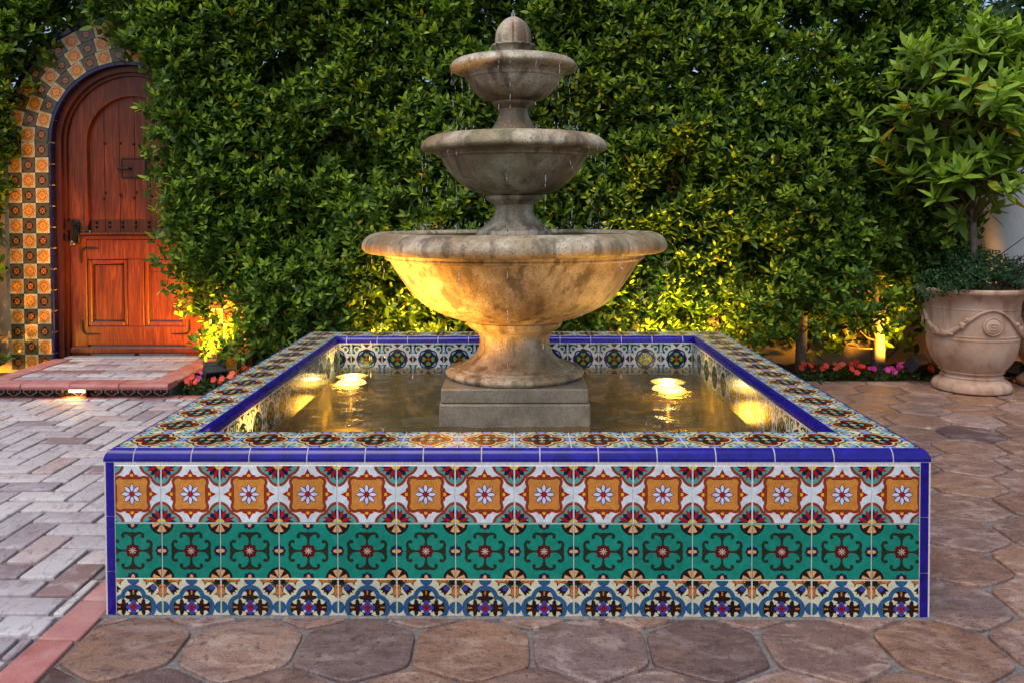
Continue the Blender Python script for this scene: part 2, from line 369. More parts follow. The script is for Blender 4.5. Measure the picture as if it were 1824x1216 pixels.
def design_flower():
    L = [(0, rect(-.5, .5, -.5, .5), 'white')]
    lotus = lambda k: (lambda a: (.285+.085*abs(math.cos(2*a))**1.6)*k)
    for x, y in CORN:
        L.append((1, polar(lotus(1.0), 48, x, y), 'rust')); L.append((2, polar(lambda a: lotus(1.0)(a)-.052, 48, x, y), 'aqua')); L.append((2, polar(lambda a: .15+.03*math.cos(8*a), 48, x, y), 'black'))
        for k in range(8):
            L.append((3, rotp(petal(.03, .268 if k % 2 == 0 else .235, .058), 45*k, x, y), 'navy')); L.append((4, rotp(petal(.06, .262, .030), 45*k+22.5, x, y), 'red'))
        L.append((5, circ(x, y, .072), 'yellow'))
    for a in (0, 90, 180, 270):
        L.append((1, rotp([(.27, -.125), (.30, -.125), (.335, -.10), (.345, -.05), (.345, .05), (.335, .10), (.30, .125), (.27, .125)], a), 'red'))
        L.append((2, rotp([(.32, -.04), (.355, -.047), (.385, -.03), (.445, 0), (.385, .03), (.355, .047), (.32, .04)], a), 'red'))
        L.append((3, rotp(circ(.325, 0, .030, 12), a), 'yellow'))
    fr = lambda h, c, r: [(2, rect(-h, h, -h, h))]+[(2, circ(sx*c, sy*c, r)) for sx in (-1, 1) for sy in (-1, 1)]
    for l, p in fr(.306, .216, .108): L.append((4, p, 'rust'))
    for l, p in fr(.264, .206, .077): L.append((5, p, 'black'))
    for l, p in fr(.257, .206, .070): L.append((6, p, 'orange'))
    for k in range(8):
        L.append((7, rotp(petal(.02, .195, .045), 45*k), 'black')); L.append((8, rotp(petal(.035, .182, .031), 45*k), 'lilac'))
    L.append((9, circ(0, 0, .050, 16), 'black')); L.append((10, circ(0, 0, .043, 16), 'red')); return L
def design_teal():
    L = [(0, rect(-.5, .5, -.5, .5), 'green')]
    for x, y in CORN:
        L.append((1, circ(x, y, .205, 32), 'black')); L.append((2, circ(x, y, .162, 28), 'brownblack'))
        for k in range(4): L.append((3, rotp([(.0, 0)]+[(.160*math.cos(q), .160*math.sin(q)) for q in (-.50, -.25, 0, .25, .50)], 90*k, x, y), 'peach'))
    for x, y, a in EDGE:
        L.append((1, polar(lambda t_: .104+.009*math.cos(8*t_), 56, x, y), 'navy')); L.append((2, rotp(circ(0, 0, .072, 18, .033), a, x, y), 'peach'))
    for a in (0, 90, 180, 270):
        L.append((1, rotp([(.10, -.017), (.19, -.018), (.245, -.034), (.295, -.08), (.338, -.05), (.345, 0), (.338, .05), (.295, .08), (.245, .034), (.19, .018), (.10, .017)], a), 'moss'))
        for s in (-1, 1):
            q = [(.285, .03), (.315, .075), (.325, .12), (.312, .16), (.285, .182), (.255, .178)]
            L.append((2, rotp([(x, s*y) for x, y in stroke(q, [.028, .027, .025, .023, .022, .023])], a), 'moss')); L.append((3, rotp(circ(.260, s*.170, .030, 12), a), 'moss'))
    L.append((4, polar(lambda t_: .128+.013*math.cos(8*t_), 64), 'maroon'))
    for k in range(8): L.append((5, rotp(petal(.01, .072, .006), 45*k), 'line'))
    L.append((6, circ(0, 0, .022, 12), 'peach')); return L
def design_quatrefoil():
    L = [(0, rect(-.5, .5, -.5, .5), 'bone')]
    for x, y in CORN:
        L.append((1, circ(x, y, .165, 24), 'leafgreen')); L.append((2, rect(x-.10, x+.10, y-.10, y+.10), 'black'))
        for a in (0, 90, 180, 270):
            L.append((3, rotp([(.09, -.05), (.14, -.068), (.22, -.055), (.25, -.075), (.275, -.12), (.285, -.06), (.325, -.03), (.335, 0), (.325, .03), (.285, .06), (.275, .12), (.25, .075), (.22, .055), (.14, .068), (.09, .05)], a, x, y), 'brownblack'))
            L.append((4, rotp([(.10, -.04), (.14, -.055), (.22, -.043), (.26, -.075), (.28, -.045), (.315, -.025), (.322, 0), (.315, .025), (.28, .045), (.26, .075), (.22, .043), (.14, .055), (.10, .04)], a, x, y), 'amber'))
            for s in (-1, 1): L.append((5, rotp(circ(.145, s*.024, .017, 10), a, x, y), 'red'))
            L.append((5, rotp(circ(.285, 0, .022, 10), a, x, y), 'maroon'))
            d = rotp([(.17, -.05), (.24, -.065), (.34, -.075), (.31, -.02), (.35, 0), (.31, .02), (.34, .075), (.24, .065), (.17, .05)], a+45, x, y)
            L.append((3, d, 'brownblack')); L.append((4, rotp(circ(.22, 0, .045, 12), a+45, x, y), 'blue'))
    for x, y, a in EDGE: L.append((6, circ(x, y, .108, 24), 'blue')); L.append((8, circ(x, y, .083, 22), 'teal'))
    for lv, r, c in ((7, .228, 'blue'), (8, .213, 'teal'), (9, .178, 'blue'), (10, .163, 'teal'), (11, .150, 'bone')): L.append((lv, quatre(.168, r), c))
    L.append((13, polar(lambda a: .075+.055*abs(math.cos(2*a))**1.5, 40), 'blue')); L.append((14, polar(lambda a: .038+.036*abs(math.cos(2*a))**2, 32), 'crimson'))
    for a in (0, 90, 180, 270):
        L.append((12, rotp([(.09, -.085), (.13, -.065), (.145, -.12), (.18, -.155), (.205, -.125), (.21, -.06), (.25, -.058), (.30, -.105), (.312, -.04), (.318, 0), (.312, .04), (.30, .105), (.25, .058), (.21, .06), (.205, .125), (.18, .155), (.145, .12), (.13, .065), (.09, .085)], a), 'brownblack'))
        L.append((13, rotp(rect(.225, .30, -.012, .012), a), 'amber'))
    return L
def design_medallion():
    L = [(0, rect(-.5, .5, -.5, .5), 'bone')]
    for x, y in CORN:
        L.append((2, rotp(rect(-.085, .085, -.085, .085), 45, x, y), 'maroon'))
        for a in (0, 90, 180, 270):
            L.append((1, rotp(petal(.06, .27, .075), a, x, y), 'turq')); L.append((3, rotp(petal(.08, .17, .022), a, x, y), 'black')); L.append((1, rotp(petal(.05, .20, .05), a+45, x, y), 'sky'))
            L.append((2, rotp(petal(.20, .31, .032), a+22, x, y), 'red')); L.append((2, rotp(petal(.20, .29, .03), a-22, x, y), 'black'))
            L.append((2, rotp(petal(.22, .34, .04), a+45, x, y), 'turq')); L.append((3, rotp(petal(.30, .36, .02), a+45, x, y), 'red'))
    for x, y, a in EDGE: L.append((4, circ(x, y, .115, 24), 'black')); L.append((5, circ(x, y, .088, 22), 'sky'))
    for lv, c_, r, c in ((4, .20, .238, 'black'), (5, .20, .208, 'tan'), (6, .20, .165, 'black'), (7, .20, .152, 'maroon')): L.append((lv, quatre(c_, r), c))
    for a in (0, 90, 180, 270):
        L.append((8, rotp(petal(.25, .33, .05), a), 'rose')); L.append((9, rotp(petal(.26, .32, .034), a), 'red'))
        L.append((9, rotp(petal(.06, .20, .085, 8, .6), a), 'black')); L.append((10, rotp(petal(.10, .205, .062, 8, .62), a), 'turq')); L.append((10, rotp(petal(.03, .16, .03), a+45), 'black'))
    L.append((11, polar(lambda a: .035+.035*abs(math.cos(2*a)), 24), 'tan')); return L
def design_lining():
    L = [(0, rect(-.5, .5, -.5, .5), 'pale')]
    L.append((1, polar(lambda a: .318+.022*abs(math.cos(4*a)), 64), 'ink'))
    for k in range(4):
        L.append((2, rotp([(.245, -.095), (.285, -.055), (.298, 0), (.285, .055), (.245, .095), (.252, .03), (.252, -.03)], 45+90*k), 'ice'))
        L.append((2, rotp(petal(.05, .225, .125, 8, .6), 90*k), 'black'))
        for s in (-1, 1): L.append((3, rotp(circ(.155, s*.038, .044, 14), 90*k), 'lime'))
        L.append((4, rotp(petal(.06, .20, .04), 90*k), 'lime'))
    L.append((5, circ(0, 0, .062, 14), 'maroon')); L.append((6, circ(0, 0, .048, 14), 'red'))
    for x, y, a in EDGE: L.append((1, rotp(rect(-.095, .095, -.095, .095), 45, x, y), 'ink')); L.append((2, rotp(rect(-.075, .075, -.075, .075), 45, x, y), 'umber'))
    for x, y in CORN:
        for a in (0, 90, 180, 270):
            L.append((1, rotp([(.0, -.09), (.10, -.10), (.20, -.07), (.29, -.13), (.33, -.12), (.30, -.03), (.33, 0), (.30, .03), (.33, .12), (.29, .13), (.20, .07), (.10, .10), (0, .09)], a, x, y), 'ink'))
            L.append((2, rotp([(.09, -.04), (.20, -.035), (.29, -.075), (.275, 0), (.29, .075), (.20, .035), (.09, .04)], a, x, y), 'ice'))
            L.append((1, rotp(circ(.245, 0, .060, 14), a+45, x, y), 'ink')); L.append((2, rotp(circ(.245, 0, .048, 14), a+45, x, y), 'lime')); L.append((3, rotp(circ(.245, 0, .022, 10), a+45, x, y), 'ink'))
        L.append((3, circ(x, y, .07, 14), 'lime'))
    return L
def design_gold():
    L = [(0, rect(-.5, .5, -.5, .5), 'cream'), (1, polar(lambda a: .38+.07*math.cos(4*a)**2, 48), 'rustbrown'), (2, polar(lambda a: .345+.07*math.cos(4*a)**2, 48), 'gold'), (2, polar(lambda a: .28+.04*math.cos(4*a+PI/2)**2, 40), 'rustbrown'), (3, polar(lambda a: .235+.03*abs(math.cos(2*a)), 32), 'gold'), (4, circ(0, 0, .075, 14), 'rustbrown'), (5, circ(0, 0, .03, 10), 'lilac')]
    for x, y in CORN: L.append((1, circ(x, y, .10, 20), 'lilac')); L.append((2, circ(x, y, .055, 16), 'gold'))
    return L
def design_olive():
    L = [(0, rect(-.5, .5, -.5, .5), 'olive'), (1, polar(lambda a: .31+.07*abs(math.cos(2*a)), 40), 'rustbrown'), (2, polar(lambda a: .27+.06*abs(math.cos(2*a)), 40), 'brownblack')]
    for k in range(4):
        L.append((3, rotp(circ(.15, 0, .075, 16), 45+90*k), 'amber')); L.append((4, rotp(circ(.15, 0, .045, 14), 45+90*k), 'maroon')); L.append((3, rotp(petal(.02, .24, .022), 90*k), 'gold'))
    for x, y in CORN: L.append((1, circ(x, y, .13, 20), 'moss'))
    return L
def design_riser():
    L = [(0, rect(-.5, .5, -.5, .5), 'slate'), (1, polar(lambda a: .40+.05*math.cos(4*a), 48), 'line'), (2, polar(lambda a: .345+.05*math.cos(4*a), 48), 'slate')]
    for k in range(6): L.append((3, rotp(petal(.03, .27, .09), 60*k), 'maroon'))
    L.append((4, circ(0, 0, .06, 12), 'peach')); return L
DES = dict(flower=design_flower(), teal=design_teal(), quatrefoil=design_quatrefoil(), medallion=design_medallion(), lining=design_lining(), gold=design_gold(), olive=design_olive(), riser=design_riser())
_tm = {}
def tile_mesh(kind, w, h, x0=-.5, x1=.5, y0=-.5, y1=.5, th=.006):
    """tile lying in XZ, facing -Y, painted side at y=0; (x0..y1) is the piece of the full w x h tile that is left after cutting"""
    key = (kind, round(w, 4), round(h, 4), x0, x1, y0, y1)
    if key in _tm: return _tm[key]
    b = MB(); D = DES[kind]; base = G[D[0][2]]
    mx, my = (x0+x1)/2, (y0+y1)/2
    X0, X1, Z0, Z1 = (x0-mx)*w, (x1-mx)*w, (y0-my)*h, (y1-my)*h
    e = .0012
    b.add([(X0, th, Z0), (X1, th, Z0), (X1, th, Z1), (X0, th, Z1), (X0, e, Z0), (X1, e, Z0), (X1, e, Z1), (X0, e, Z1), (X0+e, 0, Z0+e), (X1-e, 0, Z0+e), (X1-e, 0, Z1-e), (X0+e, 0, Z1-e)],
          [(0, 1, 5, 4), (1, 2, 6, 5), (2, 3, 7, 6), (3, 0, 4, 7), (4, 5, 9, 8), (5, 6, 10, 9), (6, 7, 11, 10), (7, 4, 8, 11), (8, 9, 10, 11)], base)
    i = 1.3e-3
    for n_, (lv, poly, c) in enumerate(D[1:]):
        q = clip(poly, x0+i/w, x1-i/w, y0+i/h, y1-i/h)
        if len(q) < 3: continue
        A = sum(q[k-1][0]*q[k][1]-q[k][0]*q[k-1][1] for k in range(len(q)))
        if abs(A) < 1e-6: continue
        if A < 0: q = q[::-1]
        y = -(lv*.00007+n_*.0000012)
        b.add([((u-mx)*w, y, (v-my)*h) for u, v in q], [tuple(range(len(q)))], G[c])
    me = b.mesh('tile_'+kind); _tm[key] = me; return me
# ================================================================== THE SETTING: ground, pavements, beds
b = MB(); b.box(-150, 150, -60, 250, -.30, -.035, M['ground']); tag(b.obj('ground'), kind='structure')

def paver_mesh(poly, top, bot, r, m, dome=0.0, name='paver', inner=True):
    """one paving piece: a convex outline with rounded upper edge; centre kept at the outline's own origin"""
    n = len(poly); cx = sum(p[0] for p in poly)/n; cy_ = sum(p[1] for p in poly)/n
    def inset(d):
        out = []
        for k in range(n):
            p, q, s = poly[k-1], poly[k], poly[(k+1) % n]
            v1 = Vector((q[0]-p[0], q[1]-p[1])).normalized(); v2 = Vector((s[0]-q[0], s[1]-q[1])).normalized()
            nn = Vector((-(v1.y+v2.y), v1.x+v2.x)); nn = nn.normalized() if nn.length > 1e-6 else Vector((-v1.y, v1.x))
            out.append((q[0]+nn.x*d, q[1]+nn.y*d))
        return out
    rings = [(inset(0), bot), (inset(0), top-r), (inset(r*.35), top-r*.3), (inset(r*1.3), top)]+([(inset(r*5), top+dome*.7)] if inner else [])
    b = MB(); vs = []; fs = []
    for ring, z in rings: vs += [(x, y, z) for x, y in ring]
    for i in range(len(rings)-1):
        for k in range(n): fs.append((i*n+k, i*n+(k+1) % n, (i+1)*n+(k+1) % n, (i+1)*n+k))
    fs.append(tuple(range((len(rings)-1)*n, len(rings)*n)))
    b.add(vs, fs, m); me = b.mesh(name); auto_smooth(me, 50); return me

# --- brick pavement (herringbone), red border bricks
b = MB(); b.box(-5.2, -1.082, .9, 4.822, -.03, -.009, M['mortar']); brickbed = tag(b.obj('brick_pavement'), kind='structure')
U = .1095; J = .0068
RX0, RX1, RY0, RY1 = -4.6, -1.198, .95, 4.735
def brick_rects():
    out = []
    for i in range(-60, 60):
        for j in range(-30, 30):
            ox, oy = -2.0+(i+2*j)*U, 2.7+(-i+2*j)*U
            for (x0, x1, y0, y1) in ((ox, ox+2*U, oy, oy+U), (ox+2*U, ox+3*U, oy, oy+2*U)):
                x0, x1, y0, y1 = max(x0, RX0), min(x1, RX1), max(y0, RY0), min(y1, RY1)
                if x1-x0 > .03 and y1-y0 > .03: out.append((x0+J, x1-J, y0+J, y1-J))
    return out
_bm = {}
def brick_piece(w, h, m):
    key = (round(w, 2), round(h, 2), m.name, random.randrange(3))
    if key not in _bm:
        j = lambda: random.uniform(-.003, .003); c = .006
        P = [(-w/2+c, -h/2+j()), (w/2-c, -h/2+j()), (w/2+j(), -h/2+c), (w/2+j(), h/2-c), (w/2-c, h/2+j()), (-w/2+c, h/2+j()), (-w/2+j(), h/2-c), (-w/2+j(), -h/2+c)]
        _bm[key] = paver_mesh(P, 0, -.028, .0042, m, 0, 'brick', False)
    return _bm[key]
bricks = sorted(brick_rects(), key=lambda q: abs((q[0]+q[1])/2+1.9)*.6+abs((q[2]+q[3])/2-2.9))
near = [q for q in bricks if (q[0]+q[1])/2 > -.72*(q[2]+q[3])/2-.35]
far = [q for q in bricks if q not in near]
near.sort(key=lambda q: q[2]); rest = near[300:]+far
rest_b = MB()
for k, (x0, x1, y0, y1) in enumerate(near[:300]):
    o = link('brick', brick_piece(x1-x0, y1-y0, M['brick']), brickbed, ((x0+x1)/2, (y0+y1)/2, random.uniform(-.002, .002)), (random.uniform(-.006, .006), random.uniform(-.006, .006), random.uniform(-.012, .012)))
for x0, x1, y0, y1 in rest: rest_b.box(x0, x1, y0, y1, -.028, random.uniform(-.002, .002), M['brick'], .004)
tag(rest_b.obj('brick_remainder', brickbed), kind='stuff')
y = .96
while y < 4.73:
    l = .213; link('border_brick', brick_piece(.100, l-.010, M['redbrick']), brickbed, (-1.141, y+l/2, random.uniform(-.001, .002)), (0, 0, random.uniform(-.01, .01))); y += l
x = -4.5
while x < -1.2:
    link('border_brick', brick_piece(.203, .080, M['redbrick']), brickbed, (x+.105, 4.779, random.uniform(-.001, .001))); x += .213

# --- terracotta hexagon pavement
b = MB(); b.box(-1.082, 5.2, .9, 5.212, -.03, -.010, M['mortar']); hexbed = tag(b.obj('tile_pavement'), kind='structure')
HW = .2845; S = HW/math.sqrt(3)
def hexpoly(seed):
    rr = random.Random(seed); R = S*.950; P = []
    cs = [(R*math.cos(PI/2+PI/3*k)+rr.uniform(-.007, .007), R*math.sin(PI/2+PI/3*k)+rr.uniform(-.007, .007)) for k in range(6)]
    for k in range(6):
        p, q, s = cs[k-1], cs[k], cs[(k+1) % 6]; t_ = rr.uniform(.10, .20)
        P.append((q[0]+(p[0]-q[0])*t_, q[1]+(p[1]-q[1])*t_)); P.append((q[0]+((p[0]+s[0])/2-q[0])*t_*.45, q[1]+((p[1]+s[1])/2-q[1])*t_*.45)); P.append((q[0]+(s[0]-q[0])*t_, q[1]+(s[1]-q[1])*t_))
    return P
HEXP = [hexpoly(k) for k in range(7)]; HEXM = [paver_mesh(p, 0, -.028, .0030, M['hex'], .0005, 'hexagon') for p in HEXP]
hx0, hx1, hy0, hy1 = -1.079, 4.4, .95, 5.205
row = -5
while True:
    yc = 2.0+row*S*1.5
    if yc-S > hy1: break
    if yc+S > hy0:
        for k in range(-8, 22):
            xc = .04+HW*(k+(.5 if row % 2 == 0 else 0)); 
            if xc+HW/2 < hx0+.03 or xc-HW/2 > hx1: continue
            if abs(xc) < .86 and 2.35 < yc < 4.05: continue
            v = random.randrange(7); loc = (xc, yc, random.uniform(-.003, .002)); tilt = (random.uniform(-.008, .008), random.uniform(-.008, .008), 0)
            if xc-HW/2 < hx0 or yc+S > hy1:
                q = clip([(p[0]+xc, p[1]+yc) for p in HEXP[v]], hx0, 99, hy0, hy1)
                if len(q) < 3 or max(p[0] for p in q)-min(p[0] for p in q) < .04 or max(p[1] for p in q)-min(p[1] for p in q) < .03: continue
                link('paving_tile', paver_mesh([(p[0]-xc, p[1]-yc) for p in q], 0, -.028, .004, M['hex'], 0, 'hexagon_cut', False), hexbed, (xc, yc, 0))
            else: link('paving_tile', HEXM[v], hexbed, loc, tilt)
    row += 1

# --- planting beds
def soil(name, x0, x1, y0, y1, z):
    nx, ny = int((x1-x0)/.06)+2, int((y1-y0)/.06)+2; b = MB(); vs = []
    for j in range(ny):
        for i in range(nx): vs.append((x0+(x1-x0)*i/(nx-1), y0+(y1-y0)*j/(ny-1), z+random.uniform(-.010, .012)))
    b.add(vs, [(j*nx+i, j*nx+i+1, (j+1)*nx+i+1, (j+1)*nx+i) for j in range(ny-1) for i in range(nx-1)], M['soil'])
    return tag(b.obj(name, smooth=True), kind='structure')
soil('flower_bed_soil', -1.97, 5.0, 5.214, 5.84, -.012); soil('flower_bed_soil', -1.97, -1.084, 4.825, 5.212, -.016); soil('flower_bed_soil', -5.0, -3.19, 4.825, 5.84, -.016)
soil('flower_bed_soil', -1.082, 1.1, 4.33, 5.212, -.006)

# ================================================================== THE TILED BASIN
W, Y0, Y1, ZT = 1.0585, 2.1708, 4.306, .4408
BA, BB = .021, .031; YM = (Y0+Y1)/2; HD = (Y1-Y0)/2
CW = .157; WI, HI = W-CW, HD-CW                          # inner edge of the coping
WF, HF = WI-BA, HI-BA                                    # inner wall faces
basin = empty('tiled_basin', 'raised square fountain basin faced with painted tiles and cobalt blue edging', 'basin', loc=(0, YM, 0))
def L_(o): o.parent = basin; return o
def bl(name, me, x, y, z, rot=(0, 0, 0)): return link(name, me, basin, (x, y, z), rot)   # coordinates relative to basin centre
# core of mortar
b = MB(); e = .0014; ox, oy, ix, iy = W+BA-e, HD+BA-e, WF+e, HF+e; zc = ZT-BB-.001
for (x0, x1, y0, y1) in ((-ox, ox, -oy, -iy), (-ox, ox, iy, oy), (-ox, -ix, -iy, iy), (ix, ox, -iy, iy)): b.box(x0, x1, y0, y1, -.03, zc, M['grout'])
for (x0, x1, y0, y1) in ((-W+.001, W-.001, -HD+.001, -HI-.001), (-W+.001, W-.001, HI+.001, HD-.001), (-W+.001, -WI-.001, -HI-.001, HI+.001), (WI+.001, W-.001, -HI-.001, HI+.001)): b.box(x0, x1, y0, y1, zc+.0005, ZT-.0015, M['grout'])
b.obj('basin_wall', basin)
b = MB()
for (x0, x1, y0, y1) in ((-ox-.012, ox+.012, -oy-.012, -oy+.01), (-ox-.012, -ox+.01, -oy+.0101, oy), (ox-.01, ox+.012, -oy+.0101, oy)): b.box(x0, x1, y0, y1, -.02, .0035, M['mortar'], .003)
b.obj('base_joint', basin)
b = MB(); b.box(-ix-.02, ix+.02, -iy-.02, iy+.02, -.02, .05, M['floor']); b.obj('basin_floor', basin)
def edge_piece(b, A, B, n, s0, s1, ext0, ext1, m, shrink=0.0, sgn=1, seg=7):
    """quarter-round trim along A->B from s0 to s1; ext = corner ends that follow the mitre"""
    A = Vector(A); B = Vector(B); d = (B-A).normalized(); n = Vector(n); vs = []
    for k in range(seg+1):
        a = PI/2*k/seg; t_ = (BA-shrink)*math.sin(a); z = ZT-shrink-(BB)*(1-math.cos(a))
        for s, ex, q in ((s0, ext0, -1), (s1, ext1, 1)):
            p = A+d*(s+(q*t_*sgn if ex else 0))+n*t_; vs.append((p.x, p.y, z))
    fs = [(2*k, 2*k+1, 2*k+3, 2*k+2) for k in range(seg)]
    vs += [(A.x+d.x*s0, A.y+d.y*s0, ZT-BB), (A.x+d.x*s1, A.y+d.y*s1, ZT-BB)]; c0, c1 = len(vs)-2, len(vs)-1
    fs += [tuple([c0]+[2*k for k in range(seg+1)]), tuple([c1]+[2*k+1 for k in range(seg, -1, -1)]), (2*seg, 2*seg+1, c1, c0)]
    b.add(vs, fs, m)
def run_edges(rx, ry, sgn, first):
    C = [(-rx, -ry), (rx, -ry), (rx, ry), (-rx, ry)]; Ns = [(0, -1), (1, 0), (0, 1), (-1, 0)]
    for k in range(4):
        A, B = C[k], C[(k+1) % 4]; n = (Ns[k][0]*sgn, Ns[k][1]*sgn); Ln = math.dist(A, B)
        cuts = [0]; s = first
        while s < Ln-.03: cuts.append(s); s += .1525
        cuts.append(Ln); b0 = MB(); edge_piece(b0, A, B, n, 0, Ln, True, True, M['grout'], .0013, sgn); o = b0.obj('trim_bedding', basin); auto_smooth(o.data)
        for i in range(len(cuts)-1):
            b1 = MB(); g = .0015; last = i == len(cuts)-2
            edge_piece(b1, A, B, n, cuts[i]+(0 if i == 0 else g), cuts[i+1]-(0 if last else g), i == 0, last, G['cobalt'], 0, sgn)
            o = b1.obj('edge_trim', basin); auto_smooth(o.data, 60)
run_edges(W, HD, 1, .058); run_edges(WI, HI, -1, .066)
# rounded corner posts
for sx in (-1, 1):
    for sy in (-1, 1):
        for z0, z1 in ((.0, .118), (.120, .264), (.266, ZT-BB-.002)):
            b1 = MB(); pts = [(sx*(W+(BA+.001)*math.sin(a)**.6), sy*(HD+(BA+.001)*math.cos(a)**.6)) for a in [PI/2*k/6 for k in range(7)]]+[(sx*(W+BA+.001), sy*(HD-.0065)), (sx*(W-.0065), sy*(HD-.0065)), (sx*(W-.0065), sy*(HD+BA+.001))]
            n = len(pts); b1.add([(x, y, z0) for x, y in pts]+[(x, y, z1) for x, y in pts], [(k, (k+1) % n, n+(k+1) % n, n+k) for k in range(n)]+[tuple(range(n)), tuple(range(n, 2*n))], G['cobalt'])
            o = b1.obj('corner_trim', basin); auto_smooth(o.data, 50)
# facing tiles: front and both sides (seam k at x = (k-6)*.1545)
PT = .1545; TW = .1525
rows = [('flower', .3995, .2488, -.5, .5), ('teal', .2468, .0998+.002, -.5, .5), ('quatrefoil', .0998, .001, -.16, .5)]
def facing(half, place, rot):
    lim = half-.0085
    for kind, zt, zb, v0, v1 in rows:
        for k in range(-8, 8):
            a, c = k*PT, (k+1)*PT; u0, u1 = -.5, .5; mid = (a+c)/2
            if c < -lim or a > lim: continue
            if a < -lim: u0 = (-lim-mid)/TW
            if c > lim: u1 = (lim-mid)/TW
            if u1-u0 < .08: continue
            hgt = (zt-zb)/(v1-v0); me = tile_mesh(kind, TW, hgt, round(u0, 3), round(u1, 3), v0, v1)
            x, y = place(mid+(u0+u1)/2*TW)
            jt = random.uniform; bl(kind+'_tile', me, x, y, (zt+zb)/2+jt(-.0004, .0004), (jt(-.004, .004), jt(-.0025, .0025), rot+jt(-.004, .004)))
facing(W, lambda s: (s, -HD-BA), 0); facing(HD, lambda s: (-W-BA, -s), -PI/2); facing(HD, lambda s: (W+BA, s), PI/2)
# coping tiles
NX = 14; px_ = 2*W/NX; py_ = 2*HD/NX; cme = tile_mesh('medallion', px_-.002, CW-.0015); cms = tile_mesh('medallion', CW-.0015, py_-.002)
for k in range(NX):
    x = -W+px_*(k+.5)
    for y in (-HD+CW/2, HD-CW/2):
        bl('medallion_tile', cme, x, y, ZT, (-PI/2, 0, 0))
ny = 12; py_ = 2*HI/ny; cms = tile_mesh('medallion', CW-.0015, py_-.002)
for k in range(ny):
    for x in (-W+CW/2, W-CW/2): bl('medallion_tile', cms, x, -HI+py_*(k+.5), ZT, (-PI/2, 0, 0))
# inner lining tiles
def lining(half, place, rot):
    s = half
    while s > -half+.01:
        a = max(s-PT, -half+.001); u0 = round(-.5+((a-(s-PT))/TW if a > s-PT else 0), 3)
        x, y = place((s-.001)-TW*(.5-u0)/2 if u0 > -.5 else s-.001-TW/2)
        bl('lining_tile', tile_mesh('lining', TW, TW, u0, .5, -.5, .5), x, y, ZT-BB-.003-TW/2, (0, 0, rot)); s -= PT
lining(WF, lambda s: (s, HF), 0); lining(HF, lambda s: (-WF, s), PI/2); lining(HF, lambda s: (WF, -s), -PI/2); lining(WF, lambda s: (-s, -HF), PI)
b = MB()
for (x0, x1, y0, y1) in ((-WF-.002, WF+.002, -HF-.003, -HF), (-WF-.002, WF+.002, HF, HF+.003), (-WF-.003, -WF, -HF, HF), (WF, WF+.003, -HF, HF)): b.box(x0, x1, y0, y1, .05, ZT-BB-.003-TW-.001, M['floor'])
b.obj('basin_lining', basin)

# water in the basin: a rippled sheet
WZ = .290
def ripple(x, y):
    s = 0
    for cx, cy_, a, f, ph in ((-.45, 3.0, .0016, 46, .3), (.5, 3.55, .0016, 52, 1.1), (.3, 2.7, .0014, 40, 2.2), (-.55, 3.7, .0013, 58, .8), (.62, 3.1, .0013, 49, 2.0), (-.1, 3.9, .0014, 44, 0)):
        d = math.hypot(x-cx, y-cy_); s += a*math.cos(d*f+ph)/(1+2.2*d)
    return s+.0012*math.sin(x*23+y*11)+.001*math.sin(y*31-x*17)
nx = 150; vs = [(-WF+2*WF*i/(nx-1), YM-HF+2*HF*j/(nx-1)) for j in range(nx) for i in range(nx)]
b = MB(); b.add([(x, y, WZ+ripple(x, y)) for x, y in vs], [(j*nx+i, j*nx+i+1, (j+1)*nx+i+1, (j+1)*nx+i) for j in range(nx-1) for i in range(nx-1)], M['water'])
tag(b.obj('pool_water', smooth=True), 'clear rippled water filling the tiled basin', 'water', kind='structure')

# ================================================================== THE STONE FOUNTAIN
fx, fy = 0.0, YM
fountain = empty('stone_fountain', 'three tiered cast stone fountain with fluted finial standing in the tiled basin', 'fountain', loc=(fx, fy, .05))
FZ = -.05
def smooth_prof(p, it=2):
    """round a lathe profile a little (Chaikin) while keeping its ends"""
    for _ in range(it):
        q = [p[0]]
        for a, c in zip(p[:-1], p[1:]): q += [(a[0]*.75+c[0]*.25, a[1]*.75+c[1]*.25), (a[0]*.25+c[0]*.75, a[1]*.25+c[1]*.75)]
        p = q+[p[-1]]
    return p
def turn(name, prof, n=72, m=None, it=1, rfun=None):
    b = MB(); b.lathe([(r, z+FZ) for r, z in smooth_prof(prof, it)], m or M['stone'], n, 0, 0, rfun)
    o = b.obj(name, fountain); auto_smooth(o.data, 45); return o
b = MB(); b.box(-.272, .272, -.272, .272, .05+FZ, .371+FZ, M['plinth'], .006); b.obj('plinth', fountain)
b = MB(); b.box(-.266, .266, -.266, .266, .3715+FZ, .425+FZ, M['plinth'], .005); b.obj('plinth_cap', fountain)
turn('pedestal', [(.0, .425), (.258, .4255), (.258, .4255), (.270, .436), (.270, .446), (.258, .457), (.238, .460), (.238, .460), (.232, .459), (.230, .466), (.230, .466), (.216, .465), (.198, .474), (.173, .488), (.153, .508), (.140, .534), (.136, .556), (.137, .575), (.143, .590), (.154, .600), (.154, .600), (.160, .603), (.160, .603), (.168, .608), (.182, .620), (.189, .632), (.188, .642), (.17, .645)])
turn('large_bowl', [(.13, .640), (.191, .641), (.24, .654), (.29, .672), (.353, .705), (.402, .752), (.443, .812), (.470, .855), (.484, .878), (.484, .878), (.497, .881), (.503, .887), (.500, .893), (.500, .893), (.508, .904), (.520, .907), (.520, .907), (.560, .906), (.574, .910), (.585, .921), (.5875, .934), (.583, .950), (.569, .967), (.548, .979), (.525, .984), (.51, .980), (.50, .966), (.48, .93), (.40, .85), (.25, .80), (.0, .79)], 96)
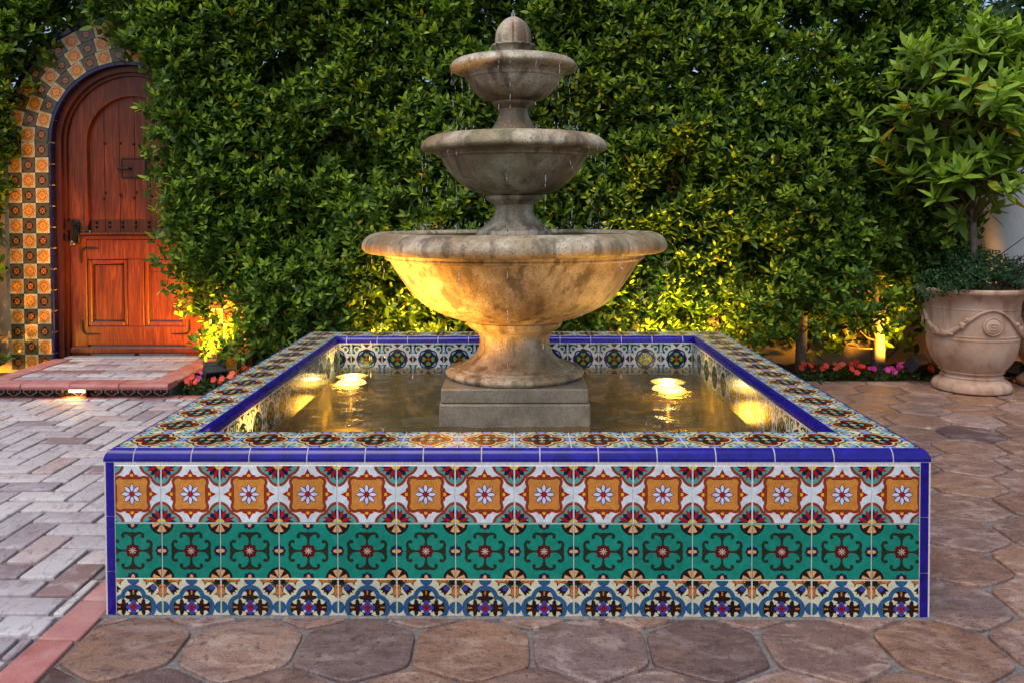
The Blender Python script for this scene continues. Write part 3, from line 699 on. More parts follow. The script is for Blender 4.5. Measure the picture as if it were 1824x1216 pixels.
turn('pedestal', [(.10, .80), (.147, .965), (.150, .975), (.147, .988), (.138, .993), (.138, .993), (.130, .996), (.112, 1.010), (.0875, 1.033), (.077, 1.054), (.0742, 1.072), (.077, 1.088), (.077, 1.088), (.085, 1.091), (.085, 1.091), (.093, 1.098), (.106, 1.106), (.111, 1.115), (.110, 1.125), (.09, 1.128)])
turn('middle_bowl', [(.09, 1.124), (.112, 1.126), (.145, 1.134), (.175, 1.147), (.2035, 1.165), (.247, 1.208), (.270, 1.243), (.281, 1.267), (.281, 1.267), (.290, 1.270), (.293, 1.276), (.290, 1.282), (.290, 1.282), (.299, 1.290), (.31, 1.292), (.345, 1.291), (.357, 1.296), (.3615, 1.306), (.358, 1.320), (.347, 1.335), (.325, 1.349), (.30, 1.355), (.288, 1.350), (.28, 1.335), (.20, 1.27), (.0, 1.25)], 88)
turn('pedestal', [(.07, 1.26), (.107, 1.335), (.1085, 1.352), (.106, 1.364), (.098, 1.369), (.098, 1.369), (.094, 1.375), (.082, 1.388), (.068, 1.412), (.0585, 1.432), (.0556, 1.446), (.058, 1.458), (.058, 1.458), (.064, 1.461), (.064, 1.461), (.074, 1.468), (.083, 1.475), (.085, 1.482), (.084, 1.488), (.07, 1.49)])
turn('small_bowl', [(.06, 1.486), (.084, 1.487), (.106, 1.492), (.127, 1.502), (.1575, 1.530), (.172, 1.552), (.180, 1.570), (.180, 1.570), (.186, 1.573), (.188, 1.578), (.186, 1.583), (.186, 1.583), (.194, 1.592), (.205, 1.597), (.235, 1.603), (.2455, 1.609), (.248, 1.617), (.243, 1.629), (.230, 1.641), (.21, 1.648), (.195, 1.647), (.185, 1.637), (.12, 1.60), (.0, 1.59)], 80)
fin = turn('finial', [(.0705, 1.705), (.0715, 1.718), (.0712, 1.735), (.068, 1.755), (.0605, 1.774), (.0485, 1.790), (.034, 1.803), (.018, 1.812), (.0, 1.817)], 96, None, 2, lambda a, z: 1-.12*max(0, 1-abs(((a*8/(2*PI)+.5) % 1)-.5)*11)**.8)
turn('finial_collar', [(.060, 1.63), (.068, 1.668), (.074, 1.685), (.080, 1.695), (.0855, 1.7005), (.084, 1.7045), (.077, 1.704), (.070, 1.699), (.066, 1.69)], 96, None, 2, lambda a, z: 1+(.045*math.cos(16*a) if z+FZ > -9 else 0)*min(1, max(0, (z-FZ*0-1.60)/.05)))
for r, z, nm in ((.50, .970, 'bowl_water'), (.288, 1.343, 'bowl_water'), (.188, 1.640, 'bowl_water')):
    b = MB(); n = 72; vs = [(0, 0, z+FZ)]; fs = []
    R_ = [r*k/10 for k in range(1, 11)]
    for q in R_:
        for k in range(n): vs.append((q*math.cos(2*PI*k/n), q*math.sin(2*PI*k/n), z+FZ+.0012*math.sin(q*90+3*math.cos(2*PI*k/n*5))))
    for k in range(n): fs.append((0, 1+k, 1+(k+1) % n))
    for i in range(9):
        for k in range(n): fs.append((1+i*n+k, 1+(i+1)*n+k, 1+(i+1)*n+(k+1) % n, 1+i*n+(k+1) % n))
    b.add(vs, fs, M['bowlwater']); b.obj(nm, fountain, smooth=True)
# falling water: drops off the three rims, small splashes, the little jet on top
def drop(b, p, r, l):
    n = 6; vs = [(p[0], p[1], p[2]+l)]; 
    for f, k in ((.5, .7), (.15, 1.0), (-.25, .8)):
        for q in range(n): vs.append((p[0]+r*k*math.cos(2*PI*q/n), p[1]+r*k*math.sin(2*PI*q/n), p[2]+l*f))
    vs.append((p[0], p[1], p[2]-l*.5)); fs = [(0, 1+q, 1+(q+1) % n) for q in range(n)]
    for i in range(2): fs += [(1+i*n+q, 1+(i+1)*n+q, 1+(i+1)*n+(q+1) % n, 1+i*n+(q+1) % n) for q in range(n)]
    fs += [(len(vs)-1, 1+2*n+(q+1) % n, 1+2*n+q) for q in range(n)]; b.add(vs, fs, M['drop'])
b = MB(); rr = random.Random(5)
for R, zt, zb, nst in ((.588, .905, WZ, 26), (.361, 1.292, .985, 24), (.247, 1.602, 1.35, 20)):
    for s in range(nst):
        a = 2*PI*(s+rr.uniform(-.4, .4))/nst; z = zt-rr.random()*.03
        for k in range(rr.randint(2, 7)):
            z = zt-(zt-zb)*rr.random()**1.3
            q = R-.004+rr.uniform(-.006, .006); drop(b, (fx+q*math.cos(a), fy+q*math.sin(a), z), rr.uniform(.0010, .0020), rr.uniform(.006, .020))
        for k in range(5):     # splash where the run lands
            d = rr.uniform(0, .03); aa = rr.uniform(0, 2*PI); drop(b, (fx+R*math.cos(a)+d*math.cos(aa), fy+R*math.sin(a)+d*math.sin(aa), zb+rr.uniform(.004, .035)), rr.uniform(.001, .0025), rr.uniform(.003, .008))
for k in range(14): drop(b, (fx+rr.uniform(-.006, .006), fy+rr.uniform(-.006, .006), 1.812+rr.uniform(0, .022)), rr.uniform(.003, .005), rr.uniform(.004, .010))
tag(b.obj('falling_water', smooth=True), 'drops of water falling from the rims of the stone bowls', 'water', kind='stuff')

# submersible lamps
def spot(name, parent, loc, target, energy, size, blend, color=WARM, soft=.02):
    l = bpy.data.lights.new(name, 'SPOT'); l.energy = energy; l.spot_size = math.radians(size); l.spot_blend = blend; l.color = color; l.shadow_soft_size = soft
    o = link(name, l, parent, loc); d = Vector(target)-(Vector(loc)+(parent.location if parent else Vector())); o.rotation_euler = d.to_track_quat('-Z', 'Y').to_euler(); return o
def point(name, parent, loc, energy, color=WARM, soft=.03):
    l = bpy.data.lights.new(name, 'POINT'); l.energy = energy; l.color = color; l.shadow_soft_size = soft; return link(name, l, parent, loc)
GLOW = emission('lamp_glow', (1.0, .58, .12), 6); LENS_CORE = emission('lamp_core_glow', (1.0, .75, .35), 45)  # yellow lens ring stands in for the halo in the water, pale middle for its core
def pool_lamp(x, y, label, aim, e_spot, e_point):
    o = empty('pool_lamp', label, 'lamp', 'lamps sunk in the basin', (x, y, .05))
    b = MB(); b.lathe([(.0, 0), (.055, 0), (.055, .01), (.03, .015), (.022, .08), (.022, .13), (.05, .14), (.080, .155), (.080, .196), (.074, .197), (.072, .190), (0, .190)], M['bronze'], 28); b.obj('housing', o, auto=True)
    b = MB(); b.lathe([(.072, .1905), (.066, .203), (.045, .213), (.034, .2155)], GLOW, 28); b.obj('lens', o, smooth=True)
    b = MB(); b.lathe([(.0335, .2155), (.02, .2185), (0, .2195)], LENS_CORE, 28); b.obj('lens_core', o, smooth=True)  # brighter middle of the lens dome, no separate lamp part
    point('floor_fill', o, (0, -.10, .11), e_point*.5, soft=.05)  # added fill in open water beside the housing, brightens the basin floor
    spot('lamp_uplight', o, (0, 0, .236), (x, y, 2), e_point*2.2, 150, 1.0, soft=.04)
    if e_spot: spot('lamp_beam', o, (0, 0, .255), aim, e_spot, 56, .9, soft=.03)
    return o
pool_lamp(-.786, 3.96, 'glowing underwater lamp in the far left corner of the basin', (-.3, 3.3, .8), 0, 5)
pool_lamp(.704, 3.82, 'glowing underwater lamp in the far right corner of the basin', (.3, 3.3, .8), 0, 8)
pool_lamp(-.80, 2.72, 'underwater lamp behind the front wall lighting the big bowl from the left', (-.34, 3.06, .74), 120, 7)
pool_lamp(.62, 2.58, 'underwater lamp behind the front wall near its right end', (.3, 3.0, .7), 0, 9)
# ================================================================== GARDEN WALL WITH THE ARCHED DOOR
DX, DZ, DR = -2.600, 1.545, .515      # door axis, springing height, inner radius
WY = 5.56                              # wall face
gw = empty('garden_wall', 'ochre stucco wall with checkered tile surround round the arched doorway', 'wall', loc=(DX, WY, 0))
def arch_pts(r, n=28): return [(r*math.cos(PI-PI*k/n), DZ+r*math.sin(PI-PI*k/n)) for k in range(n+1)]
SW = .282; RO = DR+.022+SW
b = MB(); n = 28; inn = arch_pts(DR+.004, n); out = arch_pts(RO, n)
th = .30
def prism(b, loop, y0, y1, m):
    k = len(loop); b.add([(x, y0, z) for x, z in loop]+[(x, y1, z) for x, z in loop], [tuple(range(k)), tuple(range(k, 2*k))[::-1]]+[(i, (i+1) % k, k+(i+1) % k, k+i) for i in range(k)], m)
for k in range(n): prism(b, [inn[k], inn[k+1], out[k+1], out[k]], .004, th, M['ochre'])
for s in (-1, 1): prism(b, [(s*(DR+.004), -.03), (s*RO, -.03), (s*RO, DZ), (s*(DR+.004), DZ)], .004, th, M['ochre'])
prism(b, [(-RO-2.2, -.03), (-RO, -.03), (-RO, 1.75), (-RO-2.2, 1.75)], .008, th, M['ochre'])
b.obj('wall_body', gw)
b = MB(); prism(b, [(RO, -.03), (RO+6.2, -.03), (RO+6.2, 1.9), (RO, 1.9)], .29, .45, M['ochre']); b.obj('wall_panel', gw)
b = MB(); oc = arch_pts(RO+.004, n); oc2 = arch_pts(RO+.026, n)
for k in range(n): prism(b, [oc[k], oc[k+1], oc2[k+1], oc2[k]], -.008, th+.01, G['ink'])
b.obj('wall_cap', gw)
TWD = .092; tg, to_ = tile_mesh('gold', TWD-.002, .100), tile_mesh('olive', TWD-.002, .100)
for s in (-1, 1):
    for c in range(3):
        xc = s*(DR+.022+TWD*(c+.5))
        for r in range(16):
            zc_ = DZ-.051-.1022*r
            if zc_ < -.02: continue
            me = tg if (r+c) % 2 else to_
            link('surround_tile', me, gw, (xc, -.003, zc_))
for c, cnt in enumerate((18, 20, 22)):
    r_ = DR+.022+TWD*(c+.5)
    tgs, tos = tile_mesh('gold', min(.102, PI*r_/cnt-.003), TWD-.002), tile_mesh('olive', min(.102, PI*r_/cnt-.003), TWD-.002)
    for k in range(cnt):
        a = PI-PI*(k+.5)/cnt; me = tgs if (k+c) % 2 else tos
        link('surround_tile', me, gw, (r_*math.cos(a), -.003, DZ+r_*math.sin(a)), (0, PI/2-a, 0))
# navy jamb trim
for s in (-1, 1):
    for k in range(11):
        z0 = -.02+.142*k; z1 = min(z0+.139, DZ)
        b = MB(); b.box(s*DR if s > 0 else -DR-.019, DR+.019 if s > 0 else -DR, -.006, .085, z0, z1, G['ink'], .006); b.obj('jamb_trim', gw)
for k in range(11):
    a0, a1 = PI*k/11+.004, PI*(k+1)/11-.004; b = MB(); loop = [((DR)*math.cos(a0+(a1-a0)*i/4), DZ+DR*math.sin(a0+(a1-a0)*i/4)) for i in range(5)]+[((DR+.019)*math.cos(a1-(a1-a0)*i/4), DZ+(DR+.019)*math.sin(a1-(a1-a0)*i/4)) for i in range(5)]
    prism(b, loop, -.006, .085, G['ink']); b.obj('jamb_trim', gw)

# --- the door
FLZ = .088
door = empty('arched_door', 'round topped reddish brown wooden door with peephole hatch and two lower panels', 'door', loc=(DX, WY+.085, FLZ))
dz = DZ-FLZ
def arch_band(b, r0, r1, y0, y1, zb, m, n=26):
    P0 = [(r0*math.cos(PI-PI*k/n), dz+r0*math.sin(PI-PI*k/n)) for k in range(n+1)]; P1 = [(r1*math.cos(PI-PI*k/n), dz+r1*math.sin(PI-PI*k/n)) for k in range(n+1)]
    P0 = [(-r0, zb)]+P0+[(r0, zb)]; P1 = [(-r1, zb)]+P1+[(r1, zb)]
    for k in range(len(P0)-1): prism(b, [P0[k], P0[k+1], P1[k+1], P1[k]], y0, y1, m)
b = MB(); arch_band(b, .475, .513, -.045, .10, 0, M['darkwood']); b.obj('door_frame', door)
b = MB(); arch_band(b, .452, .474, -.020, .07, 0, M['darkwood']); b.obj('frame_bead', door)
b = MB(); arch_band(b, .335, .450, 0, .05, .86, M['wood']); o = b.obj('arched_stile', door)
b = MB(); arch_band(b, .316, .336, -.010, .05, .86, M['wood']); b.obj('arch_bead', door)
for k in range(6):
    x0 = -.315+.105*k; b = MB(); loop = [(x0+.002, .845), (x0+.103, .845)]
    top = [(x0+.103-.101*i/5) for i in range(6)]; loop += [(x, dz+math.sqrt(max(0, .318**2-x*x))) for x in top]
    prism(b, loop, .018, .04, M['wood']); o = b.obj('plank', door)
b = MB(); b.box(-.30, .30, .036, .05, .86, 1.6, M['darkwood']); b.obj('backing_board', door)
b = MB(); b.box(-.35, .35, -.030, .05, .80, .832, M['darkwood'], .008); b.box(-.36, .36, -.045, .0, .832, .846, M['darkwood'], .004); b.obj('ledge', door)
# lower leaf
def bx(name, *a, m='wood', bv=.004): b = MB(); b.box(*a, M[m], bv); return b.obj(name, door)
for s in (-1, 1): bx('stile', *sorted((s*.450, s*.338)), 0, .05, .0, .858)
bx('rail', -.336, .336, .001, .05, .665, .798); bx('rail', -.336, .336, .001, .05, .075, .20); bx('stile', -.055, .055, .001, .05, .202, .663)
for s in (-1, 1):
    xa, xb = sorted((s*.057, s*.336)); bx('panel', xa+.03, xb-.03, .030, .045, .235, .630, bv=.010)
    b = MB()
    for (x0, x1, z0, z1) in ((xa, xa+.028, .203, .662), (xb-.028, xb, .203, .662), (xa+.029, xb-.029, .203, .231), (xa+.029, xb-.029, .634, .662)): b.box(x0, x1, .008, .048, z0, z1, M['wood'], .006)
    b.obj('panel_moulding', door)
bx('kick_board', -.45, .45, -.028, .0, .018, .066, m='darkwood', bv=.012)
# hatch, handle, corner straps, studs
b = MB()
for (x0, x1, z0, z1) in ((-.09, .08, 1.345, 1.352), (-.09, .08, 1.215, 1.222), (-.09, -.084, 1.2225, 1.3445), (.074, .08, 1.2225, 1.3445)): b.box(x0, x1, .010, .0179, z0, z1, M['iron'])
b.box(-.082, .072, .012, .0178, 1.2235, 1.3435, M['darkwood']); b.obj('peephole_hatch', door)
b = MB(); b.box(-.115, -.02, -.004, .010, 1.272, 1.290, M['iron'], .003); b.tube([(-.10, -.012, 1.283), (-.03, -.012, 1.283)], .006, M['iron']); b.obj('hatch_latch', door)
b = MB(); b.box(.072, .10, .004, .0175, 1.318, 1.332, M['iron'], .002); b.box(.072, .10, .004, .0175, 1.236, 1.25, M['iron'], .002); b.obj('hatch_hinge', door)
b = MB(); b.box(-.432, -.375, -.012, 0, .77, .93, M['iron'], .008); b.tube([(-.40, -.012, .90), (-.40, -.05, .885), (-.40, -.055, .83), (-.40, -.015, .80)], .009, M['iron']); b.lathe([(0, -.0)]+[(.02*math.sin(a), .0-.02*math.cos(a)) for a in [PI*k/8 for k in range(9)]], M['iron'], 12)
for i in range(len(b.v)-9*12-12-0, len(b.v)): pass
o = b.obj('handle_plate', door, auto=True)
b = MB(); b.lathe([(.0, -.055), (.016, -.05), (.024, -.035), (.020, -.02), (.008, -.012), (.008, 0)], M['bronze'], 14); o = b.obj('door_knob', door, smooth=True); o.location = (-.405, -.012, .775); o.rotation_euler = (-PI/2, 0, 0)
def strap(x, z, sx, sz):
    b = MB(); b.tube([(x+sx*.12, -.006, z), (x+sx*.03, -.006, z), (x+.008*sx, -.006, z+.008*sz), (x, -.006, z+sz*.03), (x, -.006, z+sz*.10)], [.003, .006, .0065, .006, .003], M['iron'], 6); b.obj('iron_strap', door)
strap(-.37, .735, 1, -1); strap(-.37, .15, 1, 1); strap(.37, .15, -1, 1); strap(.37, .735, -1, -1)
stud = MB(); stud.lathe([(.010, 0), (.009, .004), (.006, .007), (0, .009)], M['iron'], 8); stud_me = stud.mesh('stud', True)
for zz in (.885, .915):
    for k in range(7): link('stud', stud_me, door, (-.27+.09*k, .0175, zz), (PI/2, 0, 0))
for k in range(5):
    for zz in (1.08, 1.11, 1.45): link('stud', stud_me, door, (-.21+.105*k+random.uniform(-.01, .01), .0175, zz+random.uniform(-.01, .01)), (PI/2, 0, 0))

# ================================================================== DOORSTEP
SX0, SX1, SY0 = -3.125, -1.985, 4.70
step = empty('doorstep', 'low brick doorstep with rounded red tile nosing and dark tiled riser', 'step', loc=(0, 0, 0))
b = MB(); b.box(SX0+.03, SX1-.03, SY0+.115, WY+.30, -.03, FLZ-.008, M['mortar']); b.obj('step_core', step)
def nosing(x0, x1, y0, y1, ax):
    """rounded terracotta edge tile; ax: outward side"""
    b = MB(); t_ = .034; prof = [(0, 0), (.004, .010), (.012, .020)]
    h = FLZ
    if ax == 'f': P = [(y0+.010, h-t_), (y0, h-t_*.6), (y0+.002, h-.010), (y0+.010, h-.002), (y0+.022, h), (y1, h), (y1, h-t_)]; b.add([(x0, y, z) for y, z in P]+[(x1, y, z) for y, z in P], [tuple(range(7)), tuple(range(7, 14))[::-1]]+[(k, (k+1) % 7, 7+(k+1) % 7, 7+k) for k in range(7)], M['redbrick'])
    else:
        s = 1 if ax == 'r' else -1; xe = x1 if s > 0 else x0; xi = x0 if s > 0 else x1
        P = [(xe-s*.010, h-t_), (xe, h-t_*.6), (xe-s*.002, h-.010), (xe-s*.010, h-.002), (xe-s*.022, h), (xi, h), (xi, h-t_)]
        b.add([(x, y0, z) for x, z in P]+[(x, y1, z) for x, z in P], [tuple(range(7)), tuple(range(7, 14))[::-1]]+[(k, (k+1) % 7, 7+(k+1) % 7, 7+k) for k in range(7)], M['redbrick'])
    o = b.obj('nosing_tile', step); auto_smooth(o.data, 50)
k = 0; x = SX0
while x < SX1-.05: nosing(x+.002, min(x+.283, SX1)-.002, SY0, SY0+.135, 'f'); x += .285
y = SY0+.139
while y < WY-.05: nosing(SX1-.135, SX1, y, min(y+.28, WY-.02), 'r'); nosing(SX0, SX0+.135, y, min(y+.28, WY-.02), 'l'); y += .284
y = SY0+.142; r = 0
while y < WY+.02:
    x = SX0+.142-(.10 if r % 2 else 0)
    while x < SX1-.15:
        x0, x1 = max(x, SX0+.142), min(x+.205, SX1-.142)
        if x1-x0 > .03: link('brick', brick_piece(x1-x0, .097, M['brick']), step, ((x0+x1)/2, y+.05, FLZ-.002+random.uniform(-.001, .001)))
        x += .214
    y += .106; r += 1
rt = tile_mesh('riser', .094, .060)
for k in range(12):
    x = SX0+.035+.0965*k+.05
    if x < SX1-.04: link('riser_tile', rt, step, (x, SY0+.108, .024))
sl = empty('step_light', 'hooded bronze step light glowing under the doorstep nosing', 'lamp', loc=(-2.565, SY0+.105, 0))
b = MB(); b.box(-.075, .075, -.045, .0, .044, .054, M['bronze'], .003); b.box(-.075, -.069, -.040, .0, .0, .0435, M['bronze']); b.box(.069, .075, -.040, .0, .0, .0435, M['bronze']); b.obj('hood', sl)
b = MB(); b.box(-.045, .045, -.010, -.002, .022, .040, emission('step_lamp_glow', (1.0, .62, .2), 14), .002); b.obj('lens', sl)
spot('step_beam', sl, (0, -.022, .036), (-2.565, SY0-.06, 0), 4.0, 150, .8, soft=.03)
b = MB(); b.box(DX-.46, DX+.46, WY-.0, WY+.20, FLZ-.007, FLZ+.004, plain('grey_threshold', (.30, .27, .27), .6, 0, .3, 30), .003); b.obj('threshold', step)

# ================================================================== FOLIAGE
LV = np.array([(0, 0, 0), (.30, .5, .02), (.30, 0, -.03), (.30, -.5, .02), (.66, .40, -.01), (.66, 0, -.055), (.66, -.40, -.01), (1.0, 0, -.10)], float)
LF = [(0, 2, 1), (0, 3, 2), (1, 2, 5, 4), (2, 3, 6, 5), (4, 5, 7), (5, 6, 7)]
_ll = np.array([i for f in LF for i in f]); _ls = np.array([len(f) for f in LF])
def leaves_mesh(name, org, dirs, nrm, ln, wd, tint, mat):
    """many leaves in one mesh: origin, direction, upper-side normal, length, width and colour of each"""
    N = len(org); d = dirs/np.linalg.norm(dirs, axis=1, keepdims=True); n_ = nrm-(nrm*d).sum(1, keepdims=True)*d; n_ /= np.linalg.norm(n_, axis=1, keepdims=True)+1e-9; s = np.cross(n_, d)
    V = org[:, None, :]+LV[None, :, 0:1]*ln[:, None, None]*d[:, None, :]+LV[None, :, 1:2]*wd[:, None, None]*s[:, None, :]+LV[None, :, 2:3]*ln[:, None, None]*n_[:, None, :]
    me = bpy.data.meshes.new(name); nv = N*8; me.vertices.add(nv); me.vertices.foreach_set('co', V.reshape(-1).astype(np.float32))
    loops = (_ll[None, :]+8*np.arange(N)[:, None]).reshape(-1); tot = np.tile(_ls, N); st = np.concatenate([[0], np.cumsum(tot)[:-1]])
    me.loops.add(len(loops)); me.loops.foreach_set('vertex_index', loops.astype(np.int32)); me.polygons.add(len(tot)); me.polygons.foreach_set('loop_start', st.astype(np.int32)); me.polygons.foreach_set('loop_total', tot.astype(np.int32))
    me.polygons.foreach_set('use_smooth', np.ones(len(tot), bool))
    at = me.attributes.new('tint', 'FLOAT_COLOR', 'POINT'); c = np.ones((N, 8, 4), np.float32); c[:, :, :3] = tint[:, None, :]; at.data.foreach_set('color', c.reshape(-1))
    me.materials.append(mat); me.update(calc_edges=True); me.validate(); return me
def single_leaf(mat):
    b = MB(); b.add(LV, LF, mat); return b.mesh('leaf', True)
def leaf_matrix(o, d, n, ln, wd):
    d = Vector(d).normalized(); n = Vector(n); n = (n-d*n.dot(d)).normalized(); s = n.cross(d)
    return Matrix(((d.x*ln, s.x*wd, n.x*ln, o[0]), (d.y*ln, s.y*wd, n.y*ln, o[1]), (d.z*ln, s.z*wd, n.z*ln, o[2]), (0, 0, 0, 1)))
def unit(a): return a/(np.linalg.norm(a, axis=-1, keepdims=True)+1e-9)
def wave_noise(x, z, seed, f0, oct=4):
    r = np.random.default_rng(seed); s = np.zeros_like(x)
    for o in range(oct):
        for _ in range(5):
            a = r.uniform(0, 2*PI); k = f0*(1.9**o)*r.uniform(.7, 1.3); s += np.cos(k*(x*math.cos(a)+z*math.sin(a))+r.uniform(0, 2*PI))/(1.75**o)
    return s/5
def sprigs(P, axis, nl, ln, wd, tints, spread=(35, 75), twig=.06, r=rng):
    """leaf rosettes: for each point a short twig with nl leaves set round it"""
    N = len(P); k = np.arange(nl); ax = unit(axis)
    h = np.where(np.abs(ax[:, 2:3]) < .9, np.array([[0, 0, 1.]]), np.array([[1., 0, 0]])); e1 = unit(np.cross(ax, h)); e2 = np.cross(ax, e1)
    ph = r.uniform(0, 2*PI, (N, 1))+k[None, :]*2.399+r.normal(0, .3, (N, nl)); f = (k/(nl-1))[None, :]
    sp = np.radians(spread[1]+(spread[0]-spread[1])*f+r.normal(0, 10, (N, nl)))
    rad = np.cos(ph)[..., None]*e1[:, None, :]+np.sin(ph)[..., None]*e2[:, None, :]
    d = np.cos(sp)[..., None]*ax[:, None, :]+np.sin(sp)[..., None]*rad; d[..., 2] += .12
    o = P[:, None, :]+ax[:, None, :]*(twig*(f-.6))[..., None]+rad*.003
    n_ = ax[:, None, :]*1.0-rad*.35+r.normal(0, .22, (N, nl, 3)); n_[..., 2] += .35
    L = ln*(1-.35*f)*r.uniform(.7, 1.2, (N, nl)); Wd = wd*(1-.35*f)*r.uniform(.8, 1.2, (N, nl))
    young = np.clip(f*1.5-.55+r.normal(0, .22, (N, nl))+r.normal(0, .25, (N, 1)), 0, 1)[..., None]
    c = np.array(tints[0])*(1-young)+np.array(tints[1])*young; c = c*r.uniform(.7, 1.25, (N, nl, 1))
    yl = r.random((N, nl, 1)) < tints[3]; c = np.where(yl, np.array(tints[2])*r.uniform(.7, 1.2, (N, nl, 1)), c)
    f_ = lambda a: a.reshape(-1, a.shape[-1]); return f_(o), f_(d), f_(n_), L.reshape(-1), Wd.reshape(-1), f_(c)
HT = ((.056, .128, .021), (.31, .45, .038), (.42, .30, .03), .006)
leaf_single_mat = m_leaf('hedge_leaf_bright', 'rand', [(0, (.05, .11, .014)), (.5, (.15, .26, .02)), (1, (.28, .41, .03))])
hedge_leaf_me = single_leaf(leaf_single_mat)
def hedge(name, label, x0, x1, z0, z1, yf, n, inside, trunks, seed, singles, depth=.30):
    r = np.random.default_rng(seed); o = empty(name, label, 'hedge', loc=((x0+x1)/2, yf+.25, 0)); L = np.array(o.location)
    x = r.uniform(x0, x1, n); z = r.uniform(z0, z1, n); keep = inside(x, z, r); x, z = x[keep], z[keep]
    face = .085*wave_noise(x, z, seed+1, 3.2)+.06*wave_noise(x, z, seed+2, 10)
    dep = depth*r.random(len(x))**1.5; hole = wave_noise(x, z, seed+3, 6.5)
    keep = ~((hole > .50) & (dep < .15)); x, z, face, dep = x[keep], z[keep], face[keep], dep[keep]
    P = np.stack([x, yf+face+dep, z], 1); ax = np.stack([r.normal(0, .5, len(x)), -.55+r.normal(0, .35, len(x)), .65+r.normal(0, .35, len(x))], 1)
    big = r.random(len(x)) < .12
    nb = int(len(x)*.75); xb = r.uniform(x0, x1, nb); zb = r.uniform(z0, z1, nb); kb = inside(xb, zb+.22, r); xb, zb = xb[kb], zb[kb]
    PB = np.stack([xb, np.where(zb < .62, yf+r.uniform(.54, .74, len(xb)), yf+depth+r.uniform(.0, .16, len(xb))), zb], 1); AB = np.stack([r.normal(0, .6, len(xb)), -.4+r.normal(0, .4, len(xb)), .5+r.normal(0, .4, len(xb))], 1)
    parts = [sprigs(PB, AB, 6, .085, .042, HT, r=r), sprigs(P[~big], ax[~big], 7, .064, .0285, HT, r=r), sprigs(P[big], ax[big], 8, .086, .038, HT, r=r)]
    A = [np.concatenate([q[k] for q in parts]) for k in range(6)]
    order = np.argsort(A[0][:, 1]+.0*A[0][:, 0]); pick = order[:4*singles]; pick = r.choice(pick, singles, replace=False) if singles else np.array([], int)
    for i in pick:
        q = link('leaf', hedge_leaf_me, o); q.matrix_basis = leaf_matrix(A[0][i]-L, A[1][i], A[2][i], A[3][i], A[4][i])
    m = np.ones(len(A[0]), bool); m[pick] = False
    fo = link('foliage', leaves_mesh('foliage', A[0][m]-L, *[a[m] for a in A[1:]], M['leaf']), o); tag(fo, kind='stuff')
    tw = MB(); rr = random.Random(seed)
    for (tx, ty, tr, ht) in trunks:
        b = MB(); H_ = [(tx+rr.uniform(-.01, .01)-L[0], ty-L[1], zz) for zz in (-.03, .15, .4, .8, ht)]; b.tube(H_, [tr*1.08, tr, tr*.95, tr*.8, tr*.5], M['bark'], 12); b.obj('trunk', o, smooth=True)
        for k in range(26):
            zz = rr.uniform(.15, ht); p = Vector((tx-L[0], ty-L[1], zz)); q = Vector((rr.uniform(-.45, .45), rr.uniform(-.38, .05), rr.uniform(.0, .4))); mid = p+q*.5+Vector((rr.uniform(-.05, .05), rr.uniform(-.03, .03), rr.uniform(-.06, .05)))
            tw.tube([p, mid, p+q], [.008, .005, .0025], M['twig'], 5, False)
    if tw.v: tag(tw.obj('twigs', o, smooth=True), kind='stuff')
    return o
def in_main(x, z, r):
    j = r.normal(0, .035, len(x))
    left = np.interp(z, [.0, .10, .17, .30, .41, .62, .80, 1.0, 1.33, 1.68, 2.04, 2.28, 2.5, 2.9], [-1.78, -1.86, -1.92, -1.99, -2.04, -2.13, -2.18, -2.19, -2.22, -2.21, -2.27, -2.44, -2.72, -2.9])
    lift = np.interp(x, [-2.1, -1.7, -1.2, -.2, .9, 1.5, 1.9, 2.5, 3.0], [.08, .12, .20, .24, .20, .26, .36, .40, .34])
    bot = lift+.10*wave_noise(x, z*0, 77, 5.0)+r.normal(0, .05, len(x))
    thin = (z > bot) & ((z > lift+.22) | (r.random(len(x)) < .5))
    right = np.interp(z, [0, .6, 1.2, 1.8, 2.9], [2.86, 2.80, 2.76, 2.80, 2.86])
    return (x > left+j) & thin & (x < right+j)
hedge('ficus_hedge', 'tall clipped ficus hedge filling the wall behind the fountain', -2.95, 3.12, .05, 2.85, 5.02, 25000, in_main,
      [(-1.55, 5.5, .036, 1.9), (-.95, 5.5, .036, 1.9), (-.35, 5.5, .036, 1.9), (.25, 5.5, .036, 1.9), (.80, 5.5, .036, 1.9), (1.32, 5.5, .036, 1.9), (1.885, 5.48, .036, 1.9), (2.395, 5.50, .044, 1.9), (2.80, 5.52, .038, 1.9)], 3, 300)
def in_left(x, z, r):
    right = np.interp(z, [.0, .15, .4, .7, 1.0, 1.3, 1.7, 2.0, 2.2, 2.45, 2.9], [-3.46, -3.44, -3.50, -3.54, -3.50, -3.42, -3.36, -3.31, -3.18, -2.98, -2.80])
    return x < right+r.normal(0, .035, len(x))
hedge('ficus_hedge', 'shaded ficus hedge covering the wall beside the tiled door surround', -4.4, -2.7, .05, 2.85, 5.30, 7500, in_left, [(-3.6, 5.45, .035, 1.8), (-4.1, 5.45, .035, 1.8)], 8, 120, .2)

